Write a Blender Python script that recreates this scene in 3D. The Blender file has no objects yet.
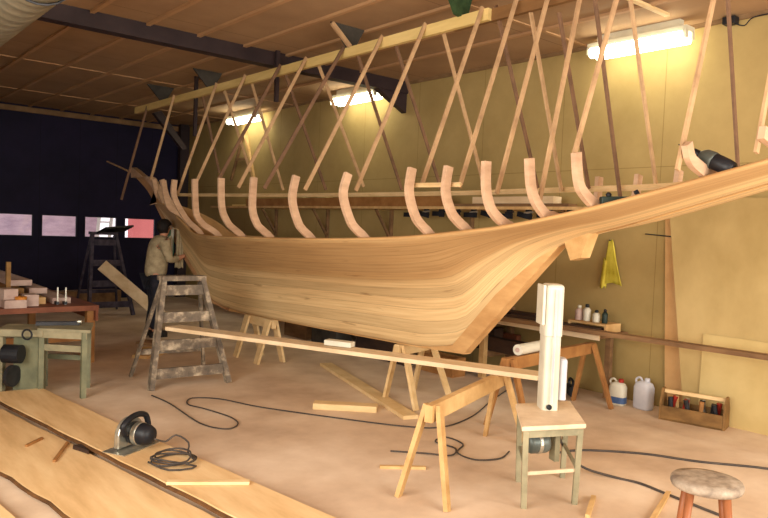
import bpy, bmesh, math, random
from mathutils import Vector, Matrix
random.seed(7)
scn = bpy.context.scene
COL = scn.collection
PI = math.pi
V = Vector

# ------------------------------------------------------------------ materials
def lin(c):
    return tuple(((x/255.0)/12.92 if x/255.0 <= 0.04045 else ((x/255.0+0.055)/1.055)**2.4) for x in c) + (1.0,)

def base_mat(name, rough=0.6, metal=0.0, spec=0.4):
    m = bpy.data.materials.new(name); m.use_nodes = True
    nt = m.node_tree; b = nt.nodes['Principled BSDF']
    b.inputs['Roughness'].default_value = rough
    b.inputs['Metallic'].default_value = metal
    b.inputs['Specular IOR Level'].default_value = spec
    return m, nt, b

def noise_mat(name, c0, c1, scale=(6, 6, 6), rough=0.6, metal=0.0, detail=5, bump=0.0, c2=None, spec=0.3, coord='Object', lo=0.32, hi=0.68):
    """two- or three-tone procedural colour from stretched noise"""
    m, nt, b = base_mat(name, rough, metal, spec)
    N, L = nt.nodes, nt.links
    tc = N.new('ShaderNodeTexCoord'); mp = N.new('ShaderNodeMapping')
    mp.inputs['Scale'].default_value = scale
    no = N.new('ShaderNodeTexNoise'); no.inputs['Scale'].default_value = 1.0
    no.inputs['Detail'].default_value = detail; no.inputs['Roughness'].default_value = 0.6
    cr = N.new('ShaderNodeValToRGB')
    cr.color_ramp.elements[0].position = lo; cr.color_ramp.elements[0].color = lin(c0)
    cr.color_ramp.elements[1].position = hi; cr.color_ramp.elements[1].color = lin(c1)
    if c2:
        e = cr.color_ramp.elements.new(0.5*(lo+hi)); e.color = lin(c2)
    L.new(tc.outputs[coord], mp.inputs['Vector']); L.new(mp.outputs[0], no.inputs['Vector'])
    L.new(no.outputs['Fac'], cr.inputs[0]); L.new(cr.outputs[0], b.inputs['Base Color'])
    if bump:
        bp = N.new('ShaderNodeBump'); bp.inputs['Strength'].default_value = bump; bp.inputs['Distance'].default_value = 0.01
        L.new(no.outputs['Fac'], bp.inputs['Height']); L.new(bp.outputs[0], b.inputs['Normal'])
    return m

def emit_mat(name, c, s):
    m = bpy.data.materials.new(name); m.use_nodes = True
    nt = m.node_tree; nt.nodes.clear()
    e = nt.nodes.new('ShaderNodeEmission'); o = nt.nodes.new('ShaderNodeOutputMaterial')
    e.inputs[0].default_value = lin(c); e.inputs[1].default_value = s
    nt.links.new(e.outputs[0], o.inputs[0])
    return m

def glass_mat(name):
    m = bpy.data.materials.new(name); m.use_nodes = True
    nt = m.node_tree; nt.nodes.clear()
    t = nt.nodes.new('ShaderNodeBsdfTransparent'); g = nt.nodes.new('ShaderNodeBsdfGlossy')
    g.inputs['Roughness'].default_value = 0.05
    mx = nt.nodes.new('ShaderNodeMixShader'); mx.inputs[0].default_value = 0.05
    o = nt.nodes.new('ShaderNodeOutputMaterial')
    nt.links.new(t.outputs[0], mx.inputs[1]); nt.links.new(g.outputs[0], mx.inputs[2]); nt.links.new(mx.outputs[0], o.inputs[0])
    return m

def hull_mat():
    """planked hull: UV u runs along the boat, v counts planks round the girth"""
    m, nt, b = base_mat('hull planks', 0.55, 0, 0.25)
    N, L = nt.nodes, nt.links
    uv = N.new('ShaderNodeUVMap'); uv.uv_map = 'UVMap'
    sep = N.new('ShaderNodeSeparateXYZ'); L.new(uv.outputs[0], sep.inputs[0])
    mp = N.new('ShaderNodeMapping'); mp.inputs['Scale'].default_value = (1.3, 5, 1)
    L.new(uv.outputs[0], mp.inputs['Vector'])
    no = N.new('ShaderNodeTexNoise'); no.inputs['Scale'].default_value = 1.0; no.inputs['Detail'].default_value = 6
    no.inputs['Roughness'].default_value = 0.62
    L.new(mp.outputs[0], no.inputs['Vector'])
    cr = N.new('ShaderNodeValToRGB')
    els = cr.color_ramp.elements
    els[0].position = 0.22; els[0].color = lin((188, 156, 112))
    els[1].position = 0.8; els[1].color = lin((232, 206, 158))
    e = els.new(0.5); e.color = lin((220, 188, 138))
    L.new(no.outputs['Fac'], cr.inputs[0])
    # each plank its own tone
    fl = N.new('ShaderNodeMath'); fl.operation = 'FLOOR'; L.new(sep.outputs[1], fl.inputs[0])
    wn = N.new('ShaderNodeTexWhiteNoise'); wn.noise_dimensions = '1D'; L.new(fl.outputs[0], wn.inputs['W'])
    mr = N.new('ShaderNodeMapRange'); mr.inputs['To Min'].default_value = 0.84; mr.inputs['To Max'].default_value = 1.1
    L.new(wn.outputs['Value'], mr.inputs['Value'])
    # the upper planks are darker and redder than the lower ones
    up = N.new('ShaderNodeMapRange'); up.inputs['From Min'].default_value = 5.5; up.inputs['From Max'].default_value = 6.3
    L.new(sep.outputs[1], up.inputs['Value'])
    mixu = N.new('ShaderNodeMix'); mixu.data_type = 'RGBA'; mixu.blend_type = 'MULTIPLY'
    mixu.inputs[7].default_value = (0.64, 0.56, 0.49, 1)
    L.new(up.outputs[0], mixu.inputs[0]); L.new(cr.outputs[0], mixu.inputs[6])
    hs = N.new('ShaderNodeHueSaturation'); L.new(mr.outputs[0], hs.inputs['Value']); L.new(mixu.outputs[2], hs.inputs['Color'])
    # seams
    fr = N.new('ShaderNodeMath'); fr.operation = 'FRACT'; L.new(sep.outputs[1], fr.inputs[0])
    lt = N.new('ShaderNodeMath'); lt.operation = 'LESS_THAN'; lt.inputs[1].default_value = 0.05; L.new(fr.outputs[0], lt.inputs[0])
    sc = N.new('ShaderNodeMath'); sc.operation = 'MULTIPLY'; sc.inputs[1].default_value = 0.34; L.new(lt.outputs[0], sc.inputs[0])
    mx = N.new('ShaderNodeMix'); mx.data_type = 'RGBA'; mx.inputs[7].default_value = lin((92, 60, 34))
    L.new(sc.outputs[0], mx.inputs[0]); L.new(hs.outputs[0], mx.inputs[6])
    # dark stains and filler marks
    n2 = N.new('ShaderNodeTexNoise'); n2.inputs['Scale'].default_value = 1.0; n2.inputs['Detail'].default_value = 3
    mp2 = N.new('ShaderNodeMapping'); mp2.inputs['Scale'].default_value = (2.2, 1.6, 1)
    L.new(uv.outputs[0], mp2.inputs['Vector']); L.new(mp2.outputs[0], n2.inputs['Vector'])
    r2 = N.new('ShaderNodeMapRange'); r2.inputs['From Min'].default_value = 0.66; r2.inputs['From Max'].default_value = 0.75
    r2.inputs['To Max'].default_value = 0.5
    L.new(n2.outputs['Fac'], r2.inputs['Value'])
    mx2 = N.new('ShaderNodeMix'); mx2.data_type = 'RGBA'; mx2.inputs[7].default_value = lin((120, 76, 36))
    L.new(r2.outputs[0], mx2.inputs[0]); L.new(mx.outputs[2], mx2.inputs[6])
    L.new(mx2.outputs[2], b.inputs['Base Color'])
    return m

def sheet_mat(name, c0, c1, axes, w, h, line, scale=(1.2, 1.2, 1.2), rough=0.8):
    """mottled board sheets of w x h metres with thin joints; axes picks the two object axes of the surface"""
    m, nt, b = base_mat(name, rough, 0, 0.2)
    N, L = nt.nodes, nt.links
    tc = N.new('ShaderNodeTexCoord'); sep = N.new('ShaderNodeSeparateXYZ'); L.new(tc.outputs['Object'], sep.inputs[0])
    mp = N.new('ShaderNodeMapping'); mp.inputs['Scale'].default_value = scale; L.new(tc.outputs['Object'], mp.inputs['Vector'])
    no = N.new('ShaderNodeTexNoise'); no.inputs['Scale'].default_value = 1; no.inputs['Detail'].default_value = 7; no.inputs['Roughness'].default_value = 0.65
    L.new(mp.outputs[0], no.inputs['Vector'])
    cr = N.new('ShaderNodeValToRGB'); cr.color_ramp.elements[0].position = 0.3; cr.color_ramp.elements[1].position = 0.7
    cr.color_ramp.elements[0].color = lin(c0); cr.color_ramp.elements[1].color = lin(c1)
    L.new(no.outputs['Fac'], cr.inputs[0])
    last = cr.outputs[0]
    for ax, size in zip(axes, (w, h)):
        d = N.new('ShaderNodeMath'); d.operation = 'DIVIDE'; d.inputs[1].default_value = size; L.new(sep.outputs[ax], d.inputs[0])
        f = N.new('ShaderNodeMath'); f.operation = 'FRACT'; L.new(d.outputs[0], f.inputs[0])
        t = N.new('ShaderNodeMath'); t.operation = 'LESS_THAN'; t.inputs[1].default_value = 0.008/size*1.2; L.new(f.outputs[0], t.inputs[0])
        s = N.new('ShaderNodeMath'); s.operation = 'MULTIPLY'; s.inputs[1].default_value = 0.6; L.new(t.outputs[0], s.inputs[0])
        mx = N.new('ShaderNodeMix'); mx.data_type = 'RGBA'; mx.inputs[7].default_value = lin(line)
        L.new(s.outputs[0], mx.inputs[0]); L.new(last, mx.inputs[6]); last = mx.outputs[2]
    L.new(last, b.inputs['Base Color'])
    return m

M = {}
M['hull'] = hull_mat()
M['frame'] = noise_mat('frame timber', (184, 150, 122), (210, 177, 147), (5, 5, 14), 0.6)
M['inside'] = noise_mat('bare plank inside', (176, 134, 86), (214, 172, 116), (4, 1, 4), 0.65)
M['keel'] = noise_mat('keel timber', (180, 136, 86), (214, 172, 118), (6, 2, 6), 0.55)
M['stem'] = noise_mat('stem timber', (150, 108, 74), (196, 152, 108), (6, 3, 3), 0.6)
M['lath'] = noise_mat('lath pine', (160, 128, 96), (202, 168, 128), (5, 5, 5), 0.6)
M['lath_dark'] = noise_mat('weathered lath', (96, 72, 56), (132, 100, 76), (5, 5, 5), 0.65)
M['ridge'] = noise_mat('ridge spruce', (206, 178, 112), (234, 208, 142), (8, 1.2, 8), 0.6)
M['ridge_dark'] = noise_mat('ridge brown', (112, 80, 48), (140, 102, 62), (8, 1.2, 8), 0.6)
M['pine'] = noise_mat('fresh pine', (214, 182, 130), (236, 208, 160), (4, 4, 9), 0.6)
M['pine_x'] = noise_mat('pine board', (190, 150, 98), (222, 186, 132), (2, 9, 6), 0.65)
M['horse'] = noise_mat('sawhorse timber', (182, 142, 90), (216, 180, 126), (5, 5, 5), 0.65)
M['horse_dark'] = noise_mat('sawhorse brown timber', (138, 92, 50), (172, 124, 72), (5, 5, 5), 0.65)
M['pale'] = noise_mat('pale planed plank', (198, 170, 132), (228, 206, 172), (5, 1.5, 5), 0.65)
M['slab'] = noise_mat('sawn slab', (206, 168, 118), (236, 204, 156), (7, 1.2, 4), 0.7, c2=(224, 188, 138), bump=0.1)
M['slab_edge'] = noise_mat('bark edge', (70, 46, 26), (120, 82, 46), (10, 6, 10), 0.85, bump=0.3)
M['red'] = noise_mat('red brown board', (104, 58, 40), (136, 82, 58), (6, 1, 6), 0.6)
M['greyboard'] = noise_mat('grey pink board', (168, 142, 134), (204, 182, 172), (6, 1.2, 6), 0.7)
M['ladder'] = noise_mat('paint splashed ladder', (88, 80, 72), (196, 180, 156), (9, 9, 9), 0.65, c2=(120, 108, 94))
M['ladder_dark'] = noise_mat('dark ladder', (44, 40, 56), (86, 78, 92), (8, 8, 8), 0.7)
M['green'] = noise_mat('machine green paint', (98, 102, 82), (134, 134, 106), (5, 5, 5), 0.5)
M['greygreen'] = noise_mat('grey green paint', (124, 120, 96), (160, 152, 124), (6, 6, 6), 0.55)
M['steel'] = noise_mat('bright steel', (170, 170, 160), (215, 212, 200), (8, 8, 8), 0.3, 0.8)
M['darksteel'] = noise_mat('dark steel', (40, 42, 46), (66, 66, 70), (8, 8, 8), 0.4, 0.5)
M['motorgrey'] = noise_mat('motor grey paint', (74, 82, 80), (112, 118, 112), (6, 6, 6), 0.4, 0.3)
M['black'] = noise_mat('black plastic', (16, 18, 24), (34, 36, 42), (6, 6, 6), 0.45)
M['blackgreen'] = noise_mat('black green plastic', (24, 40, 36), (46, 62, 56), (6, 6, 6), 0.5)
M['white'] = noise_mat('white enamel', (198, 194, 178), (218, 214, 198), (4, 4, 4), 0.4)
M['whiteblue'] = noise_mat('milky plastic', (186, 188, 200), (214, 214, 220), (4, 4, 4), 0.45)
M['blue'] = noise_mat('blue label', (60, 84, 130), (84, 108, 150), (5, 5, 5), 0.5)
M['redcap'] = noise_mat('red cap', (150, 40, 30), (180, 56, 40), (5, 5, 5), 0.5)
M['yellow'] = noise_mat('yellow cloth', (186, 172, 52), (220, 206, 84), (12, 12, 8), 0.8)
M['stoolseat'] = noise_mat('paint splashed seat', (122, 108, 96), (186, 172, 156), (14, 14, 14), 0.7, c2=(158, 144, 128), detail=8)
M['stoolleg'] = noise_mat('varnished red leg', (128, 74, 44), (166, 104, 66), (10, 10, 4), 0.45)
M['tabletop'] = noise_mat('stand top', (206, 182, 152), (232, 212, 184), (6, 6, 6), 0.6)
M['crate'] = noise_mat('old tool tote', (104, 76, 42), (150, 114, 68), (8, 3, 8), 0.75)
M['cord'] = noise_mat('dark rubber cord', (58, 52, 50), (84, 76, 70), (6, 6, 6), 0.6)
M['copper'] = noise_mat('copper wire', (134, 84, 44), (170, 110, 60), (6, 6, 6), 0.45)
M['orange'] = noise_mat('orange tin', (188, 118, 40), (210, 142, 60), (6, 6, 6), 0.5)
M['darkply'] = noise_mat('dark plywood', (48, 46, 44), (76, 72, 66), (5, 5, 5), 0.7)
M['greenply'] = noise_mat('dark green rag', (30, 52, 30), (58, 80, 46), (12, 12, 12), 0.9)
M['duct'] = noise_mat('galvanised duct', (140, 132, 112), (186, 178, 154), (3, 3, 3), 0.38, 0.7)
M['ply'] = noise_mat('plywood sheet', (166, 142, 90), (196, 171, 118), (1.4, 1.1, 0.8), 0.75, detail=7)
M['ply_pale'] = noise_mat('pale hardboard', (190, 166, 110), (208, 186, 130), (2, 2, 2), 0.75)
M['ply_red'] = noise_mat('pinkish board', (188, 146, 96), (208, 168, 116), (2, 2, 2), 0.75)
M['rackwood'] = noise_mat('rack timber', (104, 76, 52), (150, 116, 80), (6, 2, 6), 0.75)
M['rackdark'] = noise_mat('dark stacked timber', (42, 30, 28), (80, 58, 44), (5, 1.5, 5), 0.8)
M['jacket'] = noise_mat('beige jacket', (148, 134, 106), (186, 170, 138), (14, 14, 14), 0.85)
M['trousers'] = noise_mat('dark trousers', (24, 26, 36), (42, 44, 56), (14, 14, 14), 0.85)
M['skin'] = noise_mat('skin', (190, 136, 108), (208, 154, 124), (8, 8, 8), 0.55)
M['hair'] = noise_mat('dark hair', (18, 14, 14), (38, 30, 26), (30, 30, 30), 0.7)
M['shoe'] = noise_mat('dark shoe', (26, 22, 20), (44, 38, 34), (10, 10, 10), 0.6)
M['floor'] = noise_mat('dusty floor', (190, 164, 140), (232, 212, 190), (1.1, 1.1, 1.1), 0.85, c2=(214, 190, 165), detail=9, spec=0.15)
M['ceil'] = sheet_mat('fibreboard ceiling', (150, 120, 92), (176, 144, 110), (0, 1), 1.77, 2.4, (70, 44, 26), (0.9, 0.9, 0.9))
M['batten'] = noise_mat('ceiling batten', (166, 128, 92), (192, 154, 114), (6, 1, 6), 0.7)
M['wallr'] = sheet_mat('khaki wallboard', (150, 128, 80), (178, 154, 102), (1, 2), 1.22, 2.44, (126, 104, 58), (0.8, 0.8, 0.8))
M['walld'] = sheet_mat('dark navy boarding', (22, 20, 42), (34, 29, 58), (0, 2), 0.75, 6.0, (8, 8, 16), (1.5, 1.5, 1.5), 0.7)
M['wallp'] = noise_mat('plain painted wall', (150, 128, 84), (176, 154, 104), (1, 1, 1), 0.85)
M['darkbeam'] = noise_mat('dark painted beam', (42, 31, 35), (58, 45, 47), (3, 3, 3), 0.6)
M['trimw'] = noise_mat('brown trim', (110, 84, 56), (146, 116, 82), (3, 3, 3), 0.7)
M['winframe'] = noise_mat('navy window frame', (20, 20, 36), (32, 32, 50), (6, 6, 6), 0.6)
M['glass'] = glass_mat('window glass')
M['snow'] = noise_mat('pale snowy ground', (206, 196, 204), (232, 224, 230), (0.8, 0.8, 0.8), 0.9)
M['redwall'] = noise_mat('pink red house wall', (196, 108, 104), (216, 128, 120), (1, 1, 1), 0.9)
M['greywall'] = noise_mat('pale weathered fence', (168, 150, 158), (204, 186, 190), (1.6, 1.6, 5), 0.9)
M['fit'] = noise_mat('lamp housing', (196, 190, 168), (214, 208, 186), (3, 3, 3), 0.5)
M['tube'] = emit_mat('fluorescent tube', (255, 248, 214), 13.0)
M['stripe'] = None

def stripe_mat():
    m, nt, b = base_mat('green striped cloth', 0.85)
    N, L = nt.nodes, nt.links
    tc = N.new('ShaderNodeTexCoord'); sep = N.new('ShaderNodeSeparateXYZ'); L.new(tc.outputs['Object'], sep.inputs[0])
    d = N.new('ShaderNodeMath'); d.operation = 'DIVIDE'; d.inputs[1].default_value = 0.075; L.new(sep.outputs[0], d.inputs[0])
    f = N.new('ShaderNodeMath'); f.operation = 'FRACT'; L.new(d.outputs[0], f.inputs[0])
    t = N.new('ShaderNodeMath'); t.operation = 'LESS_THAN'; t.inputs[1].default_value = 0.5; L.new(f.outputs[0], t.inputs[0])
    mx = N.new('ShaderNodeMix'); mx.data_type = 'RGBA'; mx.inputs[6].default_value = lin((206, 204, 190)); mx.inputs[7].default_value = lin((92, 136, 112))
    L.new(t.outputs[0], mx.inputs[0]); L.new(mx.outputs[2], b.inputs['Base Color'])
    return m
M['stripe'] = stripe_mat()

# ------------------------------------------------------------------ mesh helpers
class B:
    def __init__(s): s.bm = bmesh.new()
    def face(s, vs):
        try: return s.bm.faces.new(vs)
        except ValueError: return None
    def hull8(s, p):                       # 8 points: bottom ring 0-3, top ring 4-7
        v = [s.bm.verts.new(q) for q in p]
        for f in ((3, 2, 1, 0), (4, 5, 6, 7), (0, 1, 5, 4), (1, 2, 6, 5), (2, 3, 7, 6), (3, 0, 4, 7)): s.face([v[i] for i in f])
        return s
    def box(s, c, d, rz=0.0, rx=0.0, ry=0.0):
        R = Matrix.Rotation(rz, 3, 'Z') @ Matrix.Rotation(ry, 3, 'Y') @ Matrix.Rotation(rx, 3, 'X')
        c = V(c); x, y, z = d[0]/2, d[1]/2, d[2]/2
        P = [(-x, -y, -z), (x, -y, -z), (x, y, -z), (-x, y, -z), (-x, -y, z), (x, -y, z), (x, y, z), (-x, y, z)]
        return s.hull8([c + R @ V(p) for p in P])
    def bar(s, a, b, w, h, up=(0, 0, 1), w1=None, h1=None):
        """bar from a to b; w across, h along 'up'"""
        a, b = V(a), V(b); d = (b-a).normalized(); u = V(up); u = (u - d*u.dot(d))
        if u.length < 1e-4: u = V((1, 0, 0)) - d*d.x
        u.normalize(); r = d.cross(u)
        w1 = w if w1 is None else w1; h1 = h if h1 is None else h1
        def ring(p, w, h): return [p - r*w/2 - u*h/2, p + r*w/2 - u*h/2, p + r*w/2 + u*h/2, p - r*w/2 + u*h/2]
        return s.hull8(ring(a, w, h) + ring(b, w1, h1))
    def prism(s, poly, vec):
        """closed polygon (3-D points) pushed along vec"""
        vec = V(vec)
        lo = [s.bm.verts.new(V(p)) for p in poly]; hi = [s.bm.verts.new(V(p)+vec) for p in poly]
        n = len(poly)
        s.face(lo[::-1]); s.face(hi)
        for i in range(n): s.face([lo[i], lo[(i+1) % n], hi[(i+1) % n], hi[i]])
        return s
    def cyl(s, a, b, r0, r1=None, seg=16, caps=True):
        a, b = V(a), V(b); r1 = r0 if r1 is None else r1
        d = (b-a).normalized(); u = V((0, 0, 1)) if abs(d.z) < .9 else V((1, 0, 0)); u = (u-d*u.dot(d)).normalized(); r = d.cross(u)
        A = []; C = []
        for i in range(seg):
            t = 2*PI*i/seg; o = u*math.cos(t)+r*math.sin(t)
            A.append(s.bm.verts.new(a+o*r0)); C.append(s.bm.verts.new(b+o*r1))
        for i in range(seg): s.face([A[i], A[(i+1) % seg], C[(i+1) % seg], C[i]])
        if caps: s.face(A[::-1]); s.face(C)
        return s
    def lathe(s, prof, c=(0, 0, 0), seg=24, axis=(0, 0, 1)):
        c = V(c); ax = V(axis).normalized(); u = V((1, 0, 0)) if abs(ax.x) < .9 else V((0, 1, 0)); u = (u-ax*u.dot(ax)).normalized(); r = ax.cross(u)
        rings = []
        for (rad, h) in prof:
            rings.append([s.bm.verts.new(c+ax*h+(u*math.cos(2*PI*i/seg)+r*math.sin(2*PI*i/seg))*max(rad, 1e-4)) for i in range(seg)])
        for k in range(len(rings)-1):
            for i in range(seg): s.face([rings[k][i], rings[k][(i+1) % seg], rings[k+1][(i+1) % seg], rings[k+1][i]])
        s.face(rings[0][::-1]); s.face(rings[-1])
        return s
    def tube(s, pts, r, seg=8, closed=False):
        pts = [V(p) for p in pts]; n = len(pts); rings = []
        prev = None
        for i, p in enumerate(pts):
            if closed: t = pts[(i+1) % n]-pts[i-1]
            else: t = pts[min(i+1, n-1)]-pts[max(i-1, 0)]
            if t.length < 1e-7: t = V((1, 0, 0))
            t.normalize()
            u = prev if prev is not None else (V((0, 0, 1)) if abs(t.z) < .9 else V((1, 0, 0)))
            u = (u-t*u.dot(t))
            if u.length < 1e-5: u = V((1, 0, 0))-t*t.x
            u.normalize(); prev = u; w = t.cross(u)
            rr = r[i] if isinstance(r, (list, tuple)) else r
            rings.append([s.bm.verts.new(p+(u*math.cos(2*PI*k/seg)+w*math.sin(2*PI*k/seg))*rr) for k in range(seg)])
        for i in range(n if closed else n-1):
            a, b = rings[i], rings[(i+1) % n]
            for k in range(seg): s.face([a[k], a[(k+1) % seg], b[(k+1) % seg], b[k]])
        if not closed: s.face(rings[0][::-1]); s.face(rings[-1])
        return s
    def grid(s, P, thick=0.0):
        """P[i][j] surface, optional thickness along its normals"""
        m, n = len(P), len(P[0])
        top = [[s.bm.verts.new(V(p)) for p in row] for row in P]
        for i in range(m-1):
            for j in range(n-1): s.face([top[i][j], top[i][j+1], top[i+1][j+1], top[i+1][j]])
        return s

OFF = {}
def spline(pts, k=6):
    """Catmull-Rom through the points"""
    pts = [V(p) for p in pts]; out = []
    for i in range(len(pts)-1):
        p0 = pts[max(i-1, 0)]; p1 = pts[i]; p2 = pts[i+1]; p3 = pts[min(i+2, len(pts)-1)]
        for j in range(k):
            t = j/k
            out.append(0.5*((2*p1)+(p2-p0)*t+(2*p0-5*p1+4*p2-p3)*t*t+(3*p1-p0-3*p2+p3)*t**3))
    out.append(pts[-1]); return out

def obj(name, b, mat, parent=None, smooth=False, bevel=0.0):
    bm = b.bm
    bmesh.ops.recalc_face_normals(bm, faces=bm.faces)
    off = OFF.get(parent.name, V((0, 0, 0))) if parent else V((0, 0, 0))
    me = bpy.data.meshes.new(name)
    o = bpy.data.objects.new(name, me); COL.objects.link(o)
    if parent:
        o.parent = parent; bmesh.ops.translate(bm, verts=bm.verts, vec=-off); OFF[o.name] = off
    else:
        # put the origin at the base of the mesh
        lo = V((min(v.co.x for v in bm.verts), min(v.co.y for v in bm.verts), min(v.co.z for v in bm.verts)))
        hi = V((max(v.co.x for v in bm.verts), max(v.co.y for v in bm.verts), max(v.co.z for v in bm.verts)))
        c = V(((lo.x+hi.x)/2, (lo.y+hi.y)/2, lo.z))
        if not name.startswith(('wall', 'floor', 'ceiling')):
            bmesh.ops.translate(bm, verts=bm.verts, vec=-c); o.location = c; OFF[o.name] = c
        else: OFF[o.name] = V((0, 0, 0))
    bm.to_mesh(me); bm.free()
    if mat: me.materials.append(mat)
    if smooth:
        for p in me.polygons: p.use_smooth = True
    if bevel:
        md = o.modifiers.new('bevel', 'BEVEL'); md.width = bevel; md.segments = 2; md.limit_method = 'ANGLE'
    return o

def smooth_by_angle(o, ang=0.6):
    me = o.data
    for p in me.polygons: p.use_smooth = True
    bm = bmesh.new(); bm.from_mesh(me)
    for e in bm.edges:
        if len(e.link_faces) == 2 and e.calc_face_angle(0) > ang: e.smooth = False
    bm.to_mesh(me); bm.free()
    return o

def tag(o, label, cat, group=None, kind=None):
    o['label'] = label; o['category'] = cat
    if group: o['group'] = group
    if kind: o['kind'] = kind
    return o

def thing(name, label, cat, loc, group=None):
    o = bpy.data.objects.new(name, None); COL.objects.link(o); o.location = loc; o.empty_display_size = 0.1
    OFF[o.name] = V(loc)
    return tag(o, label, cat, group)

def struct(name, b, mat, parent=None, **k):
    o = obj(name, b, mat, parent, **k)
    if not parent: o['kind'] = 'structure'
    return o

ORD = ['first', 'second', 'third', 'fourth', 'fifth', 'sixth', 'seventh', 'eighth', 'ninth', 'tenth', 'eleventh', 'twelfth', 'thirteenth', 'fourteenth']

# ------------------------------------------------------------------ room
XL, XR, YB, YD, H = -2.0, 6.77, -3.0, 15.0, 3.82
struct('floor', B().box(((XL+XR)/2, (YB+YD)/2, -0.05), (XR-XL+.4, YD-YB+.4, 0.1)), M['floor'])
struct('ceiling', B().box(((XL+XR)/2, (YB+YD)/2, H+.05), (XR-XL+.4, YD-YB+.4, 0.1)), M['ceil'])
struct('wall_right', B().box((XR+.05, (YB+YD)/2, H/2), (.1, YD-YB+.2, H)), M['wallr'])
LW = (-1.4, 4.2, 1.0, 3.1)      # big window in the left wall, beside the viewer
wl = B()
wl.box((XL-.05, (YB+LW[0])/2, H/2), (.1, LW[0]-YB, H)); wl.box((XL-.05, (LW[1]+YD)/2, H/2), (.1, YD-LW[1], H))
wl.box((XL-.05, (LW[0]+LW[1])/2, LW[2]/2), (.1, LW[1]-LW[0], LW[2])); wl.box((XL-.05, (LW[0]+LW[1])/2, (LW[3]+H)/2), (.1, LW[1]-LW[0], H-LW[3]))
struct('wall_left', wl, M['wallp'])
w6 = B()
for y in (LW[0]+.03, .45, 2.3, LW[1]-.03): w6.box((XL, y, (LW[2]+LW[3])/2), (.06, .06, LW[3]-LW[2]))
for z_ in (LW[2]+.03, LW[3]-.03): w6.box((XL, (LW[0]+LW[1])/2, z_), (.06, LW[1]-LW[0], .06))
struct('window_6', w6, M['trimw'])
# far wall: dark boarding with a strip of four small panes
WZ0, WZ1 = 1.27, 1.72
panes = [(2.25, 3.65), (3.79, 4.475), (4.61, 5.285), (5.43, 6.12)]
wf = B()
wf.box(((XL+XR)/2, YD+.05, WZ0/2), (XR-XL, .1, WZ0)); wf.box(((XL+XR)/2, YD+.05, (WZ1+H)/2), (XR-XL, .1, H-WZ1))
edges = [XL] + [e for p in panes for e in p] + [XR]
for i in range(0, len(edges), 2): wf.box(((edges[i]+edges[i+1])/2, YD+.05, (WZ0+WZ1)/2), (edges[i+1]-edges[i], .1, WZ1-WZ0))
struct('wall_far', wf, M['walld'])
for i, (a, b_) in enumerate(panes):
    w = B()
    for x in (a+.012, b_-.012): w.box((x, YD-.005, (WZ0+WZ1)/2), (.024, .03, WZ1-WZ0))
    for z in (WZ0+.012, WZ1-.012): w.box(((a+b_)/2, YD-.005, z), (b_-a-.048, .03, .024))
    fr = struct('window_%d' % (i+1), w, M['winframe'])
    fr['kind'] = 'structure'
    obj('pane', B().box(((a+b_)/2, YD+.03, (WZ0+WZ1)/2), (b_-a, .006, WZ1-WZ0)), M['glass'], fr)
struct('trim_1', B().box(((XL+XR)/2, YD-.02, H-.09), (XR-XL, .04, .1)), M['trimw'])
# back wall (behind the viewer) with a big daylight window
BW = (1.2, 6.0, 0.8, 3.0)
wb = B()
wb.box(((XL+BW[0])/2, YB-.05, H/2), (BW[0]-XL, .1, H)); wb.box(((BW[1]+XR)/2, YB-.05, H/2), (XR-BW[1], .1, H))
wb.box(((BW[0]+BW[1])/2, YB-.05, BW[2]/2), (BW[1]-BW[0], .1, BW[2])); wb.box(((BW[0]+BW[1])/2, YB-.05, (BW[3]+H)/2), (BW[1]-BW[0], .1, H-BW[3]))
struct('wall_back', wb, M['wallp'])
wf5 = B()
for x in (BW[0]+.03, 2.8, 4.4, BW[1]-.03): wf5.box((x, YB, (BW[2]+BW[3])/2), (.06, .06, BW[3]-BW[2]))
for z in (BW[2]+.03, BW[3]-.03): wf5.box(((BW[0]+BW[1])/2, YB, z), (BW[1]-BW[0], .06, .06))
struct('window_5', wf5, M['trimw'])
# ceiling battens along the room, a cornice line on the right wall, dark cross beam
n = 2
for k in range(10):
    x = 0.60+0.588*k
    struct('trim_%d' % n, B().box((x, (YB+YD)/2, H-.014), (.045, YD-YB, .028)), M['batten']); n += 1
for y in (1.6, 4.6, 10.6, 13.2):
    struct('trim_%d' % n, B().box(((XL+XR)/2, y, H-.006), (XR-XL, .04, .012)), M['batten']); n += 1
struct('trim_%d' % n, B().box((XR-.012, (YB+YD)/2, H-.02), (.024, YD-YB, .04)), M['trimw']); n += 1
struct('trim_%d' % n, B().box(((XL+XR)/2, 7.65, 3.735), (XR-XL, .16, .17)).prism([(XR, 7.60, 3.66), (XR-.55, 7.60, 3.65), (XR, 7.60, 3.38)], (0, .1, 0)), M['darkbeam']); n += 1
struct('trim_%d' % n, B().prism([(5.45, 13.2, 3.80), (6.0, 13.2, 3.13), (5.9, 13.2, 3.1), (5.3, 13.2, 3.74)], (0, .12, 0)), M['darkbeam']); n += 1
struct('trim_%d' % n, B().box((6.66, 14.85, H/2), (.2, .14, H)), M['darkbeam']); n += 1
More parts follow.
